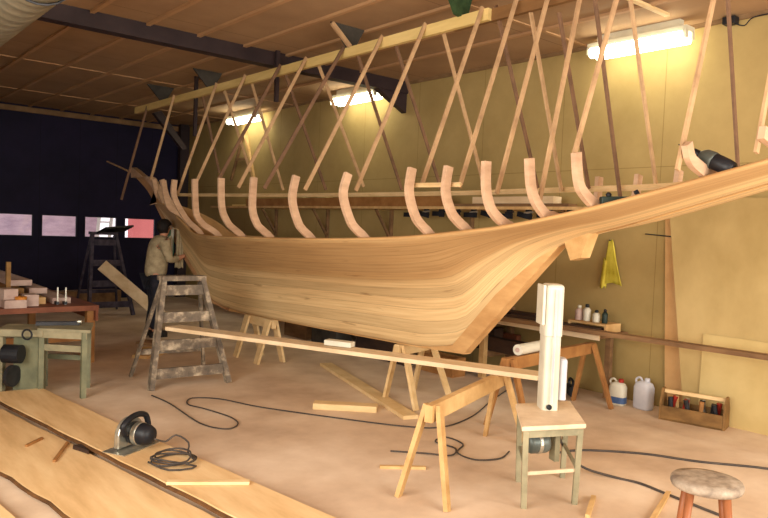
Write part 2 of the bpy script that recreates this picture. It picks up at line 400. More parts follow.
# outside the far wall
o = struct('ground', B().box((6, 40, -.1), (60, 49.6, .1)), M['snow'])
t = thing('house', 'pinkish red house front seen through the rightmost window pane', 'house', (9.2, 21, 0))
obj('house_wall', B().box((9.35, 21, 2), (3.1, .4, 4)), M['redwall'], t)
obj('roof', B().prism([(7.6, 20.5, 4), (7.6, 23.5, 4), (7.6, 22.0, 5.2)], (3.5, 0, 0)), M['darkply'], t)
tag(obj('garden_fence', B().box((5.2, 25.0, 1.0), (6.0, .06, 2.0)), M['greywall']), 'pale weathered fence outside the left window panes', 'fence')
t = thing('extension_ladder', 'white ladder leaning outside third window pane from the left', 'ladder', (5.75, 17.6, 0))
for dx in (0, .3): obj('rail', B().bar((5.55+dx, 17.4, 0), (5.95+dx, 17.9, 2.6), .07, .05), M['white'], t)
for k in range(9):
    f = (k+.5)/9
    obj('rung', B().bar((5.55+.4*f, 17.4+.5*f, 2.6*f), (5.85+.4*f, 17.4+.5*f, 2.6*f), .035, .035), M['white'], t)

# ------------------------------------------------------------------ boat
XC = 4.5
ST = {  # half sections from keel to plank edge (half breadth, height)
 10.95: [(.022, 1.90), (.026, 1.92), (.03, 1.94), (.034, 1.955), (.038, 1.97), (.042, 1.99)],
 10.2: [(.03, 1.41), (.045, 1.51), (.065, 1.61), (.09, 1.71), (.12, 1.81), (.15, 1.90)],
 9.5: [(.03, .97), (.055, 1.10), (.095, 1.25), (.15, 1.41), (.215, 1.57), (.285, 1.72)],
 8.85: [(.038, .60), (.055, .78), (.095, .97), (.155, 1.16), (.235, 1.34), (.335, 1.524)],
 8.0: [(.045, .55), (.062, .72), (.105, .90), (.20, 1.10), (.34, 1.31), (.505, 1.514)],
 7.15: [(.045, .562), (.066, .75), (.115, .92), (.235, 1.10), (.43, 1.31), (.642, 1.530)],
 6.35: [(.045, .58), (.068, .77), (.118, .93), (.25, 1.10), (.49, 1.31), (.755, 1.545)],
 5.5: [(.045, .605), (.068, .79), (.118, .95), (.26, 1.12), (.535, 1.335), (.822, 1.565)],
 4.75: [(.045, .625), (.06, .82), (.10, .99), (.22, 1.16), (.48, 1.37), (.775, 1.595)],
 4.2: [(.045, .72), (.052, .90), (.08, 1.05), (.18, 1.22), (.41, 1.43), (.675, 1.635)],
 3.73: [(.04, 1.17), (.05, 1.25), (.08, 1.33), (.18, 1.44), (.37, 1.56), (.584, 1.690)],
 3.37: [(.04, 1.51), (.06, 1.54), (.11, 1.58), (.23, 1.62), (.38, 1.67), (.553, 1.732)],
 3.0: [(.03, 1.70), (.09, 1.71), (.18, 1.725), (.30, 1.745), (.42, 1.765), (.545, 1.795)],
 2.65: [(.03, 1.795), (.10, 1.80), (.20, 1.808), (.30, 1.82), (.40, 1.84), (.51, 1.872)],
 1.95: [(.03, 2.00), (.09, 2.002), (.18, 2.007), (.27, 2.015), (.35, 2.028), (.44, 2.052)],
 1.2: [(.03, 2.225), (.08, 2.226), (.15, 2.23), (.21, 2.237), (.27, 2.247), (.33, 2.265)],
}
YS = sorted(ST)
def lerp_sec(y, table, keys):
    """smooth (monotone-ish Hermite) interpolation of rows of values along y"""
    y = min(max(y, keys[0]), keys[-1])
    i = max(j for j in range(len(keys)) if keys[j] <= y + 1e-9); i = min(i, len(keys)-2)
    y0, y1 = keys[i], keys[i+1]; h = y1-y0; t = (y-y0)/h
    def slope(j, f):
        if j == 0: return (f(1)-f(0))/(keys[1]-keys[0])
        if j == len(keys)-1: return (f(j)-f(j-1))/(keys[j]-keys[j-1])
        a = (f(j)-f(j-1))/(keys[j]-keys[j-1]); b = (f(j+1)-f(j))/(keys[j+1]-keys[j])
        if a*b <= 0: return 0.0
        return 2*a*b/(a+b)
    def val(f):
        m0, m1 = slope(i, f), slope(i+1, f)
        return (2*t**3-3*t*t+1)*f(i)+(t**3-2*t*t+t)*h*m0+(-2*t**3+3*t*t)*f(i+1)+(t**3-t*t)*h*m1
    return val
def section(y):
    val = lerp_sec(y, ST, YS)
    return [(val(lambda j, q=q: ST[YS[j]][q][0]), val(lambda j, q=q: ST[YS[j]][q][1])) for q in range(6)]
HEAD = {11.6: (.04, 2.36), 10.9: (.13, 2.33), 10.2: (.29, 2.29), 9.5: (.56, 2.245), 8.85: (.68, 2.235), 8.0: (.795, 2.209), 7.15: (.88, 2.19), 6.35: (.925, 2.173),
        5.5: (.965, 2.163), 4.75: (.932, 2.166), 4.07: (.824, 2.189), 3.73: (.764, 2.192), 3.37: (.75, 2.209), 3.0: (.735, 2.209), 2.65: (.707, 2.229), 1.95: (.656, 2.235), 1.55: (.64, 2.235)}
MIDB = {9.5: (.50, 1.95), 8.85: (.68, 2.01), 8.0: (.765, 1.80), 7.15: (.86, 1.86), 6.35: (.93, 1.86), 5.5: (1.0, 1.95), 4.75: (.978, 1.98), 4.07: (.846, 2.00), 3.73: (.785, 2.00),
        3.37: (.738, 2.01), 3.0: (.69, 1.99), 2.65: (.655, 2.02), 1.95: (.585, 2.12)}
HY = sorted(HEAD)
def headb(y): return lerp_sec(y, HEAD, HY)(lambda j: HEAD[HY[j]][0])

boat = thing('boat_hull', 'half built wooden sailing boat hull standing on trestles with bare upright frames', 'boat', (XC, 6.5, .6))
# planking, one shell each side, with real thickness
ny, ng = 84, 22
for side in (-1, 1):
    bm = bmesh.new(); uvl = bm.loops.layers.uv.new('UVMap')
    rows = []
    for i in range(ny+1):
        y = 1.2+(10.95-1.2)*i/ny
        c = spline([(p[0], p[1], 0) for p in section(y)], 5)
        cum = [0.0]
        for k in range(1, len(c)): cum.append(cum[-1]+(c[k]-c[k-1]).length)
        row = []
        for g in range(ng+1):
            s_ = cum[-1]*g/ng
            k = max(j for j in range(len(cum)) if cum[j] <= s_+1e-9); k = min(k, len(cum)-2)
            f = (s_-cum[k])/max(cum[k+1]-cum[k], 1e-6); p = c[k].lerp(c[k+1], f)
            row.append((bm.verts.new((side*p.x, y-6.5, p.y-.6)), y, 11.0*g/ng))
        rows.append(row)
    for i in range(ny):
        for g in range(ng):
            q = [rows[i][g], rows[i][g+1], rows[i+1][g+1], rows[i+1][g]]
            if side > 0: q = q[::-1]
            f = bm.faces.new([a[0] for a in q]); f.smooth = True
            for lp, a in zip(f.loops, q): lp[uvl].uv = (a[1], a[2])
    me = bpy.data.meshes.new('hull_planking'); bm.normal_update(); bm.to_mesh(me); bm.free()
    o = bpy.data.objects.new('hull_planking', me); COL.objects.link(o); o.parent = boat
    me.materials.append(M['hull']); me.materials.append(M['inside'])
    sd = o.modifiers.new('plank thickness', 'SOLIDIFY'); sd.thickness = 0.026; sd.offset = -1; sd.material_offset = 1; sd.material_offset_rim = 1
# keel, stem and sternpost
keel_line = [(9.0, .60), (8.43, .525), (7.7, .545), (6.9, .56), (5.63, .59), (4.7, .615), (4.12, .645)]
poly = [(XC-.036, y, z-.004) for y, z in keel_line] + [(XC-.036, y, z+.09) for y, z in keel_line[::-1]]
obj('keel', B().prism(poly, (.072, 0, 0)), M['keel'], boat)
stem_line = spline([(0, 12.08, 2.49), (0, 11.75, 2.37), (0, 11.3, 2.17), (0, 11.0, 1.96), (0, 10.7, 1.73), (0, 10.3, 1.45), (0, 9.9, 1.18), (0, 9.5, .93), (0, 9.15, .72), (0, 8.75, .57), (0, 8.4, .52)], 4)
outer = [(XC-.04, p.y, p.z) for p in stem_line]
inner = []
for i, p in enumerate(stem_line):
    a = stem_line[max(i-1, 0)]; b_ = stem_line[min(i+1, len(stem_line)-1)]; d = (b_-a).normalized()
    nrm = V((0, d.z, -d.y))           # towards the inside of the boat
    w = .10+.06*min(1, i/12)
    inner.append((XC-.04, p.y+nrm.y*w, p.z+nrm.z*w))
if inner[10][1] > outer[10][1]: inner = [(XC-.04, 2*o_[1]-i_[1], 2*o_[2]-i_[2]) for o_, i_ in zip(outer, inner)]
obj('stem', B().prism(outer+inner[::-1], (.08, 0, 0)), M['stem'], boat)
apr = [(XC-.05, a[1]*(1-f)+b[1]*f, a[2]*(1-f)+b[2]*f) for f in (1.0,) for a, b in zip(outer[:22], inner[:22])]
far_in = []
for i, (a, b) in enumerate(zip(outer[:22], inner[:22])):
    k = 1.0+1.2*max(0, 1-i/21)
    far_in.append((XC-.05, a[1]+(b[1]-a[1])*k, min(a[2]+(b[2]-a[2])*k, 2.40)))
obj('apron', B().prism(apr+far_in[::-1], (.10, 0, 0)), M['frame'], boat)
obj('sternpost', B().prism([(XC-.05, 4.13, .64), (XC-.05, 4.29, .67), (XC-.05, 3.28, 1.74), (XC-.05, 3.08, 1.74)], (.10, 0, 0)), M['keel'], boat)
obj('rudder_trunk', B().prism([(XC-.06, 3.16, 1.70), (XC-.06, 2.92, 1.745), (XC-.06, 2.99, 1.545), (XC-.06, 3.08, 1.52)], (.12, 0, 0)), M['horse'], boat)
# frames: near side (port in the photo) and the far ones that show
def frame_part(y, side, zcut=None, aft=.036, low=3, mat='frame'):
    """one bent frame: follows the inside of the planking, then stands free up to its head"""
    sec = section(y)[low:]
    bt, zt = sec[-1]
    hb, hz = HEAD[y] if y in HEAD else (headb(y), 2.2)
    pts = list(sec)
    if y in MIDB:
        bm_, zm = MIDB[y]
        if zm-zt > .2: pts.append(((bt+bm_)/2+.03, (zt+zm)/2-.01))
        if zm > zt+.05: pts.append((bm_, zm))
    pts.append((hb, hz))
    c = spline([(a, b, 0) for a, b in pts], 5)
    if zcut: c = [p for p in c if p.y <= zcut]
    out, inn = [], []
    for i, p in enumerate(c):
        a = c[max(i-1, 0)]; b = c[min(i+1, len(c)-1)]; d = (b-a).normalized(); nr = V((-d.y, d.x, 0))
        k = .034*min(1.0, max(0.0, 1-(p.y-zt)/.12))
        out.append(p+nr*k); inn.append(p+nr*(k+.07))
    P = [(XC+side*max(q.x, 0), y-aft/2, q.y) for q in out]+[(XC+side*max(q.x, .0), y-aft/2, q.y) for q in inn[::-1]]
    return obj('frame', B().prism(P, (0, aft, 0)), M[mat], boat)
NEAR = [10.9, 10.2, 9.5, 8.85, 8.0, 7.15, 6.35, 5.5, 4.75, 4.07, 3.73, 3.37, 3.0, 2.65, 1.95, 1.55]
for y in NEAR: frame_part(y, -1, low=3 if y > 2 else 1)
for y in (3.37, 3.0, 2.65, 1.95): frame_part(y, 1)
# far-side ribband along the frame heads, with its aft end let into the last frame
rb = spline([(XC+(headb(y)-.105 if y < 9 else headb(y)*.78), y, 2.105 if y > 2.8 else 2.105+(2.8-y)*.07) for y in (10.6, 9.8, 9.0, 8.0, 7.0, 6.0, 5.0, 4.2, 3.4, 2.7, 2.0)], 3)
r = B()
for i in range(1): r.tube(rb, .024, 4)
obj('ribband', r, M['pine'], boat)
rn = [(XC-(headb(y)-.1), y, 2.055) for y in (4.15, 3.9, 3.66)]
obj('cleat', B().tube(rn, .018, 4), M['pine'], boat)
obj('bow_batten', B().bar((4.5, 13.35, 2.745), (4.5, 11.85, 2.44), .03, .02), M['lath'], boat)

# ridge beam hung from the ceiling
rid = thing('ridge_beam', 'long pale ridge beam hung from the ceiling above the boat', 'beam', (XC, 8, 3.5))
obj('beam_timber', B().box((XC, 8.02, 3.545), (.045, 7.95, .10)), M['ridge'], rid)
obj('scarfed_piece', B().box((XC+.045, 3.85, 3.545), (.045, 1.3, .10)), M['ridge_dark'], rid)
for y, mt in ((10.9, 'darkply'), (9.25, 'darkply'), (6.0, 'darkply')):
    obj('hanger', B().prism([(XC-.24, y, H), (XC+.2, y, H), (XC+.06, y, 3.57), (XC-.0, y, 3.57)], (0, .03, 0)), M[mt], rid)
obj('hanger', B().prism([(XC-.22, 4.35, H), (XC+.12, 4.35, H), (XC+.05, 4.35, 3.57), (XC-.08, 4.35, 3.60)], (0, .05, 0)), M['greenply'], rid)
obj('hanger_strut', B().bar((4.25, 5.98, 3.80), (4.5, 5.98, 3.60), .03, .045), M['lath'], rid)
for y in (9.75, 7.5): obj('hanger_post', B().bar((XC+.04, y, H), (XC+.04, y, 2.95 if y > 8 else 3.2), .04, .05), M['darkbeam'], rid)
tag(obj('ceiling_lath', B().bar((4.56, 3.4, 3.785), (6.2, 3.38, 3.785), .05, .025), M['pine']), 'pale lath fixed flat across the ceiling beside the lamp nearest the stern', 'lath')

# bracing laths from the beam down to the frames
def lath(a, b, dark=False, w=.036, t=.016):
    return B().bar(a, b, w, t, up=(0, 1, 0)), M['lath_dark' if dark else 'lath']
nearL = [(11.45, 4.10, 2.0, 1), (10.35, 4.14, 2.30, 0), (8.95, 3.95, 2.05, 0), (8.15, 3.84, 2.19, 0), (7.3, 3.71, 2.19, 1), (6.75, 3.66, 2.08, 0), (6.04, 3.56, 2.05, 1), (5.41, 3.62, 2.03, 0),
         (4.79, 3.73, 2.02, 0), (4.09, 3.85, 2.06, 0), (3.72, 3.90, 2.04, 0), (3.38, 3.94, 1.99, 0), (3.0, 3.935, 1.88, 0), (2.65, 3.815, 2.2, 0), (1.97, 3.845, 2.10, 0), (1.57, 3.90, 2.18, 0)]
tops = {11.45: (4.5, 3.56), 3.38: (4.46, 3.60), 3.0: (4.40, 3.79), 2.65: (4.40, 3.79), 1.97: (4.37, 3.79), 1.57: (4.36, 3.79)}
for i, (y, x, z, dk) in enumerate(nearL):
    tx, tz = tops.get(y, (XC-.02, 3.61))
    b_, m_ = lath((tx-.01, y+.012, tz), (x, y+.012, z), dk)
    where = ORD[i]+' from the bow' if i < 13 else {13: 'third last towards the stern', 14: 'second last towards the stern', 15: 'last at right picture edge'}[i]
    tag(obj('bracing_lath', b_, m_), 'lath slanting down to a near side frame, ' + where, 'lath', 'laths bracing the near side frames')
farL = [(9.6, 4.86, 2.43, 1), (8.95, 5.01, 2.44, 0), (8.2, 5.10, 2.17, 0), (7.4, 5.24, 2.17, 1), (6.7, 5.30, 2.2, 0), (5.98, 5.28, 2.15, 1), (5.37, 5.30, 2.15, 1), (4.70, 5.25, 2.12, 0), (4.04, 5.22, 2.13, 1), (3.70, 5.11, 2.09, 0),
        (3.4, 5.07, 2.10, 1), (3.1, 5.06, 2.03, 1), (2.85, 5.16, 2.10, 0), (2.3, 5.30, 2.24, 1)]
ftop = {3.4: (4.545, 3.43), 3.1: (4.54, 3.56), 2.85: (4.5, 3.79), 2.3: (4.86, 3.79)}
for i, (y, x, z, dk) in enumerate(farL):
    tx, tz = ftop.get(y, (XC+.03, 3.62))
    b_, m_ = lath((tx, y-.03, tz), (x, y-.03, z), dk)
    where = ORD[i]+' from the bow' if i < 12 else {12: 'second last towards the stern', 13: 'last towards the stern'}[i]
    tag(obj('bracing_lath', b_, m_), 'lath slanting down to the far side, ' + where, 'lath', 'laths bracing the far side frames')

# tools left on the boat
t = thing('hand_drill', 'black electric drill lying in the stern beside the last frames', 'drill', (4.2, 1.95, 2.1))
dv = V((-.20, .30, 0)).normalized(); dp = V((4.22, 1.95, 2.165))
ax = V((0, .25, .125)).normalized(); c0 = V((4.13, 1.79, 2.115))
obj('motor_body', B().lathe([(.02, 0), (.042, .01), (.048, .05), (.048, .14), (.042, .18), (.03, .20), (.022, .23)], c0, 18, ax), M['black'], t, smooth=True)
obj('gear_case', B().lathe([(.05, .13), (.052, .14), (.048, .19), (.034, .215), (.026, .225)], c0, 18, ax), M['motorgrey'], t, smooth=True)
obj('chuck', B().lathe([(.016, .22), (.021, .23), (.021, .27), (.012, .29)], c0, 14, ax), M['darksteel'], t, smooth=True)
obj('drill_bit', B().cyl(c0+ax*.28, c0+ax*.38, .006, .004, 8), M['darksteel'], t)
obj('grip', B().bar(c0+ax*.03+V((0, 0, -.02)), c0+ax*-.02+V((.05, -.05, .035)), .04, .035), M['black'], t, bevel=.008)
t = thing('smoothing_plane', 'small dark green tool on the near plank edge before the far laths', 'tool', (4.2, 2.5, 1.9))
obj('plane_body', B().bar((4.08, 2.62, 1.945), (4.3, 2.42, 1.955), .07, .05), M['blackgreen'], t, bevel=.008)
obj('knob', B().lathe([(.014, 0), (.02, .02), (.01, .035)], (4.12, 2.585, 1.965), 12), M['black'], t, smooth=True)
obj('handle', B().bar((4.27, 2.45, 1.97), (4.25, 2.47, 2.02), .02, .03), M['black'], t, bevel=.005)

# ------------------------------------------------------------------ lamps on the right of the ceiling
lampy = [(3.32, 4.38, 'nearest the stern'), (7.85, 9.1, 'in the middle beside the dark ceiling beam'), (11.2, 12.6, 'farthest away near the dark wall')]
for y0, y1, w in lampy:
    ln = 1.08; yc = (y0+y1)/2
    t = thing('fluorescent_lamp', 'twin tube fluorescent lamp on the right wall, ' + w, 'lamp', (6.5, yc, 3.6), 'fluorescent lamps along the right wall')
    obj('housing', B().box((6.52, yc, 3.715), (.16, ln, .05)).box((6.52, yc, 3.78), (.08, .9, .08)), M['fit'], t)
    for dx in (-.062, .062):
        tb = obj('tube', B().cyl((6.52+dx, yc-ln/2+.04, 3.64), (6.52+dx, yc+ln/2-.04, 3.64), .052, None, 18), M['tube'], t, smooth=False)
        for e in (-1, 1): obj('socket', B().box((6.52+dx, yc+e*(ln/2-.02), 3.66), (.05, .04, .07)), M['fit'], tb)
t = thing('junction_box', 'small black junction box with a wire under the ceiling at upper right', 'box', (6.7, 3.0, 3.7))
obj('box_body', B().box((6.70, 3.02, 3.77), (.10, .12, .07)), M['black'], t, bevel=.01)
obj('wire', B().tube(spline([(6.69, 2.98, 3.74), (6.72, 2.9, 3.71), (6.72, 2.82, 3.77), (6.73, 2.6, 3.775)], 5), .006, 6), M['black'], t)
dct = thing('ventilation_duct', 'round silvery ventilation duct under the ceiling at upper left', 'duct', (1.2, 9, 3.08))
prof = []
L0, L1 = 3.6, 14.98
k = 0; y = L0
db = B(); ring = []
prof = []
while y < L1:
    prof += [(.225, y), (.225, y+.14), (.232, y+.15), (.225, y+.16)]; y += .17
db.lathe(prof, (1.22, 0, 3.30), 28, (0, 1, 0))
obj('duct_pipe', db, M['duct'], dct, smooth=True)
for y in (5.0, 9.0, 12.5):
    obj('strap', B().tube([(1.22+.235*math.cos(a), y, 3.30+.235*math.sin(a)) for a in [PI*(1+j/12) for j in range(13)]]+[(1.455, y, H)], .008, 5).bar((.985, y, 3.30), (.985, y, H), .02, .005), M['darksteel'], dct)

# ------------------------------------------------------------------ right wall: shelves, sheets, small things
sh = thing('wall_shelf', 'long wooden wall shelf behind the boat with dark brackets', 'shelf', (6.5, 8.5, 1.9))
obj('shelf_board', B().box((6.57, 8.4, 2.0), (.38, 9.0, .035)), M['pine_x'], sh)
for y in (4.6, 6.2, 7.8, 9.4, 11.0):
    obj('bracket', B().bar((6.74, y, 1.985), (6.74, y, 1.5), .04, .05, up=(1, 0, 0)).bar((6.44, y, 1.98), (6.73, y, 1.55), .03, .04, up=(0, 1, 0)), M['rackwood'], sh)
stack = [(6.47, 6.1, 4.4, .14, .035, 'rackwood', 'brown board lying along the wall shelf front'), (6.60, 9.4, 5.2, .16, .03, 'pine_x', 'pale board lying at the bow end of the wall shelf'),
         (6.50, 4.95, 1.2, .18, .05, 'pale', 'short pale plank on the wall shelf behind the aft frames'), (6.46, 8.0, 2.4, .11, .05, 'rackdark', 'dark board end lying on the wall shelf amidships')]
zb = 2.0175
tag(obj('shelf_plank', B().box((6.53, 9.6, zb+.016), (.2, 5.0, .03)), M['ridge']), 'longest pale board at the bow end of the wall shelf', 'board', 'boards on the wall shelf')
tag(obj('shelf_plank', B().box((6.48, 5.6, zb+.018), (.16, 2.2, .034)), M['rackwood']), 'brown board under the short pale plank on the wall shelf', 'board', 'boards on the wall shelf')
tag(obj('shelf_plank', B().box((6.48, 5.3, zb+.077), (.15, 1.2, .08)), M['pale']), 'short thick pale plank on the wall shelf behind the aft frames', 'board', 'boards on the wall shelf')
tag(obj('shelf_plank', B().box((6.55, 8.1, zb+.077), (.1, 1.9, .09)), M['rackdark']), 'dark board lying on the wall shelf behind the middle frames', 'board', 'boards on the wall shelf')
for i, y in enumerate((9.9, 9.2)):
    tag(obj('wood_block', B().box((6.53, y, zb+.091), (.14, .3-.08*i, .12), rz=.1), M['ply_pale'], bevel=.004), ['pale wood block on the shelf, the one nearer the bow', 'smaller pale wood block on the shelf behind the tall frames'][i], 'block', 'wood blocks on the wall shelf')
tag(obj('shelf_plank', B().box((6.405, 8.9, zb+.066), (.03, 5.2, .13)), M['horse_dark']), 'long brown board standing on edge along the wall shelf front', 'board', 'boards on the wall shelf')
# black clamps clipped in a row under the shelf front
pos = 7.15
for i in range(11):
    y = 7.0-.28*i
    t = thing('bar_clamp', 'black clamp hanging in the row under the shelf edge, %s from left' % ORD[i], 'clamp', (6.42, y, 1.98), 'black clamps hanging under the wall shelf')
    obj('clamp_bar', B().box((6.42, y, 1.932), (.03, .07, .10)), M['black'], t)
    obj('jaw', B().box((6.41, y+.05, 1.905+.01*(i % 3)), (.03, .2, .06), rx=.2*(i % 2)), M['black'], t)
    obj('screw_handle', B().cyl((6.405, y-.07, 1.955), (6.405, y+.05, 1.945), .012, None, 8), M['steel' if i % 3 == 1 else 'black'], t)
# green bag of rags on shelf
bm_ = B().lathe([(.02, 0), (.13, .01), (.16, .06), (.11, .11), (.03, .13)], (6.58, 6.9, zb+.002), 14)
for v in bm_.bm.verts: v.co.y = 6.9+(v.co.y-6.9)*1.15; v.co.x = 6.58+(v.co.x-6.58)*.75
tag(obj('rag_heap', bm_, M['greenply'], smooth=True), 'dark green rag heap on the wall shelf', 'rag')

# low rack with lumber along the foot of the right wall
lr = thing('lumber_rack', 'low wooden lumber rack along the foot of right wall behind boat', 'rack', (6.45, 7.0, 0))
for y in (5.45, 7.4, 9.3):
    obj('post', B().box((6.22, y, .41), (.07, .07, .82)), M['horse' if y < 6 else 'rackwood'], lr)
    obj('post', B().box((6.70, y, .41), (.07, .07, .82)), M['rackwood'], lr)
    obj('crossbar', B().box((6.46, y, .64), (.42, .05, .08)), M['rackwood'], lr)
    obj('crossbar', B().box((6.46, y, .28), (.42, .05, .08)), M['rackwood'], lr)
obj('post', B().box((6.62, 4.05, .335), (.06, .06, .67)), M['rackwood'], lr)
obj('shelf_board', B().box((6.46, 6.7, .70), (.52, 5.6, .04)), M['rackwood'], lr)
obj('front_rail', B().box((6.19, 6.7, .69), (.02, 5.6, .05)), M['pale'], lr)
lum = [(6.33, 4.6, 1.2, .16, .05, 'rackdark', .72), (6.33, 7.0, 4.4, .11, .16, 'rackdark', .32), (6.49, 7.4, 3.9, .16, .24, 'rackdark', .32), (6.615, 7.2, 3.9, .08, .18, 'red', .32), (6.34, 7.8, 3.2, .16, .06, 'rackwood', .72), (6.55, 7.0, 4.4, .16, .07, 'rackdark', .72)]  # dark lower tier boards stand in for the shadow beneath the rack
lab = ['dark offcut plank lying on top of the low rack at its stern end', 'dark plank on edge at the front of the lower rack tier', 'thick dark board on the lower tier of the low rack', 'reddish beam on lower tier of the low rack beside the wall', 'brown board on top of the low rack behind the keel', 'long dark board on top of the low rack against the wall']
for (x, y, l, w, h, mt, z), lb in zip(lum, lab):
    tag(obj('stacked_board', B().box((x, y, z+h/2), (w, l, h)), M[mt], bevel=.003), lb, 'board', 'boards stored on the low rack')
for i, (y, x, w, l, h, mt) in enumerate([(8.9, 6.0, .3, .6, .36, 'rackwood'), (8.1, 5.95, .28, .6, .3, 'darkply'), (6.9, 5.98, .26, 1.0, .34, 'rackdark'), (5.9, 5.98, .22, .6, .22, 'horse_dark')]):
    t = thing('crate', ['brown crate in front of the low rack farthest towards the bow', 'black low crate second from the bow before the low rack', 'long dark crate on the floor before the low rack under keel', 'low brown crate nearest the stern before the low rack'][i], 'crate', (x, y, 0), 'crates beneath the boat')
    for sx in (-1, 1): obj('side_panel', B().box((x+sx*(w/2-.01), y, h/2), (.02, l, h)), M[mt], t)
    for sy in (-1, 1): obj('end_panel', B().box((x, y+sy*(l/2-.01), h/2), (w-.04, .02, h)), M[mt], t)
    obj('bottom', B().box((x, y, .012), (w-.04, l-.04, .02)), M[mt], t)
# small shelf end with cans
t = thing('shelf_box', 'small wooden box shelf on the low rack end carrying bottles', 'box', (6.5, 4.17, .72))
obj('box_top', B().box((6.50, 4.17, .80), (.28, .46, .02)), M['horse'], t)
for y in (3.95, 4.39): obj('box_side', B().box((6.50, y, .755), (.28, .02, .07)), M['horse'], t)
cn = [(4.33, .045, .15, 'greyboard', 'white', 'grey bottle at the left end of the small bottle row'), (4.235, .042, .17, 'white', 'darksteel', 'tallest white bottle with dark cap in the bottle row'), (4.12, .04, .12, 'white', 'black', 'short white can with black lid in the bottle row'), (4.02, .03, .14, 'blackgreen', 'black', 'slim dark green bottle at the right end of the row')]
for y, r_, h, m1, m2, lb in cn:
    t = thing('bottle', lb, 'bottle', (6.46, y, .81), 'bottles on the low rack end')
    obj('bottle_body', B().lathe([(r_*.9, 0), (r_, .008), (r_, h*.68), (r_*.5, h*.84)], (6.46, y, .8105), 16), M[m1], t, smooth=True)
    obj('cap', B().lathe([(r_*.5, h*.84), (r_*.5, h), (r_*.35, h+.008)], (6.46, y, .8105), 12), M[m2], t, smooth=True)
# long thin plank running along the wall past the sheets
tag(obj('long_plank', B().bar((6.12, 5.1, .742), (6.17, 0.9, .785), .12, .04), M['rackwood']), 'long thin plank running from the low rack past the toolbox out right', 'plank')
t = thing('plank_prop', 'low trestle under the right end of long plank by the wall', 'trestle', (6.17, 1.3, 0))
obj('beam', B().box((6.2, 1.3, .724), (.5, .07, .07)), M['horse'], t)
for sx in (-1, 1):
    for sy in (-1, 1): obj('leg', B().bar((6.2+sx*.2, 1.3+sy*.03, .73), (6.2+sx*.24, 1.3+sy*.16, 0), .05, .03), M['horse'], t)
# leaning sheets
def sheet(name, y0, y1, zt, x0, x1, mt, label, th=.012, skew=0.0):
    """sheet standing on the floor at x0, top leaning on the wall at x1"""
    p = [(x0, y0, .0), (x0, y1, .0), (x1, y1+skew, zt), (x1, y0+skew, zt)]
    return tag(obj(name, B().prism(p, (-th, 0, 0)), M[mt]), label, 'board', 'sheets leaning on the right wall')
sheet('plywood_sheet', 0.75, 3.22, 2.12, 6.66, 6.735, 'ply', 'large plywood sheet leaning on the right wall beside the stern', skew=.32)
sheet('narrow_board', 3.16, 3.46, 1.95, 6.745, 6.766, 'ply_red', 'narrow pinkish board leaning on wall left of the large plywood sheet', skew=.12)
sheet('hardboard_sheet', 1.2, 3.08, .82, 6.64, 6.670, 'ply_pale', 'low pale hardboard sheet leaning in front of the large plywood', th=.008)
# yellow cloth on a nail
t = thing('yellow_cloth', 'yellow cloth hanging on a nail on the right wall', 'cloth', (6.72, 4.15, 1.16))
P = []
for i in range(13):
    f = i/12; row = []
    for j in range(9):
        g = j/8-.5; wv = .02+.10*f
        row.append((6.735-.028*abs(math.sin(3.1*g*4+f*2))*min(1, f*2+.1), 4.165+(-g)*2*wv - .05*f, 1.68-.46*f+.05*g*f*(1 if g < 0 else -1)))
    P.append(row)
c_ = B().grid(P); o = obj('cloth_fold', c_, M['yellow'], t, smooth=True)
sd = o.modifiers.new('cloth', 'SOLIDIFY'); sd.thickness = .008
P = [[(6.73-.02*math.sin(PI*j/5), 4.20+.035-.07*j/5+.03*f, 1.47-.31*f+.02*math.sin(j*2)) for j in range(6)] for f in [i/8 for i in range(9)]]
o = obj('cloth_tail', B().grid(P), M['yellow'], t, smooth=True); sd = o.modifiers.new('cloth', 'SOLIDIFY'); sd.thickness = .008
obj('nail', B().cyl((6.70, 4.165, 1.675), (6.77, 4.165, 1.67), .006, None, 8), M['darksteel'], t)
t = thing('wall_hook_bar', 'short dark rod fixed on the wall left of the plywood sheet', 'rod', (6.74, 3.6, 1.73))
obj('rod', B().cyl((6.745, 3.78, 1.755), (6.745, 3.47, 1.735), .006, None, 8), M['darksteel'], t)
obj('hook', B().cyl((6.745, 3.60, 1.743), (6.775, 3.60, 1.743), .005, None, 6), M['darksteel'], t)

t = thing('wall_frame', 'wooden A shaped frame hung on the right wall beside the far lamp', 'frame', (6.72, 12.3, 2.6))
obj('upright', B().bar((6.735, 12.26, 3.52), (6.735, 12.75, 2.55), .05, .04, up=(1, 0, 0)), M['rackwood'], t)
obj('upright', B().bar((6.735, 12.26, 3.52), (6.735, 11.85, 2.55), .07, .05, up=(1, 0, 0)), M['horse'], t)
obj('crossbar', B().bar((6.735, 12.58, 2.95), (6.735, 12.02, 2.95), .05, .03, up=(1, 0, 0)), M['rackwood'], t)
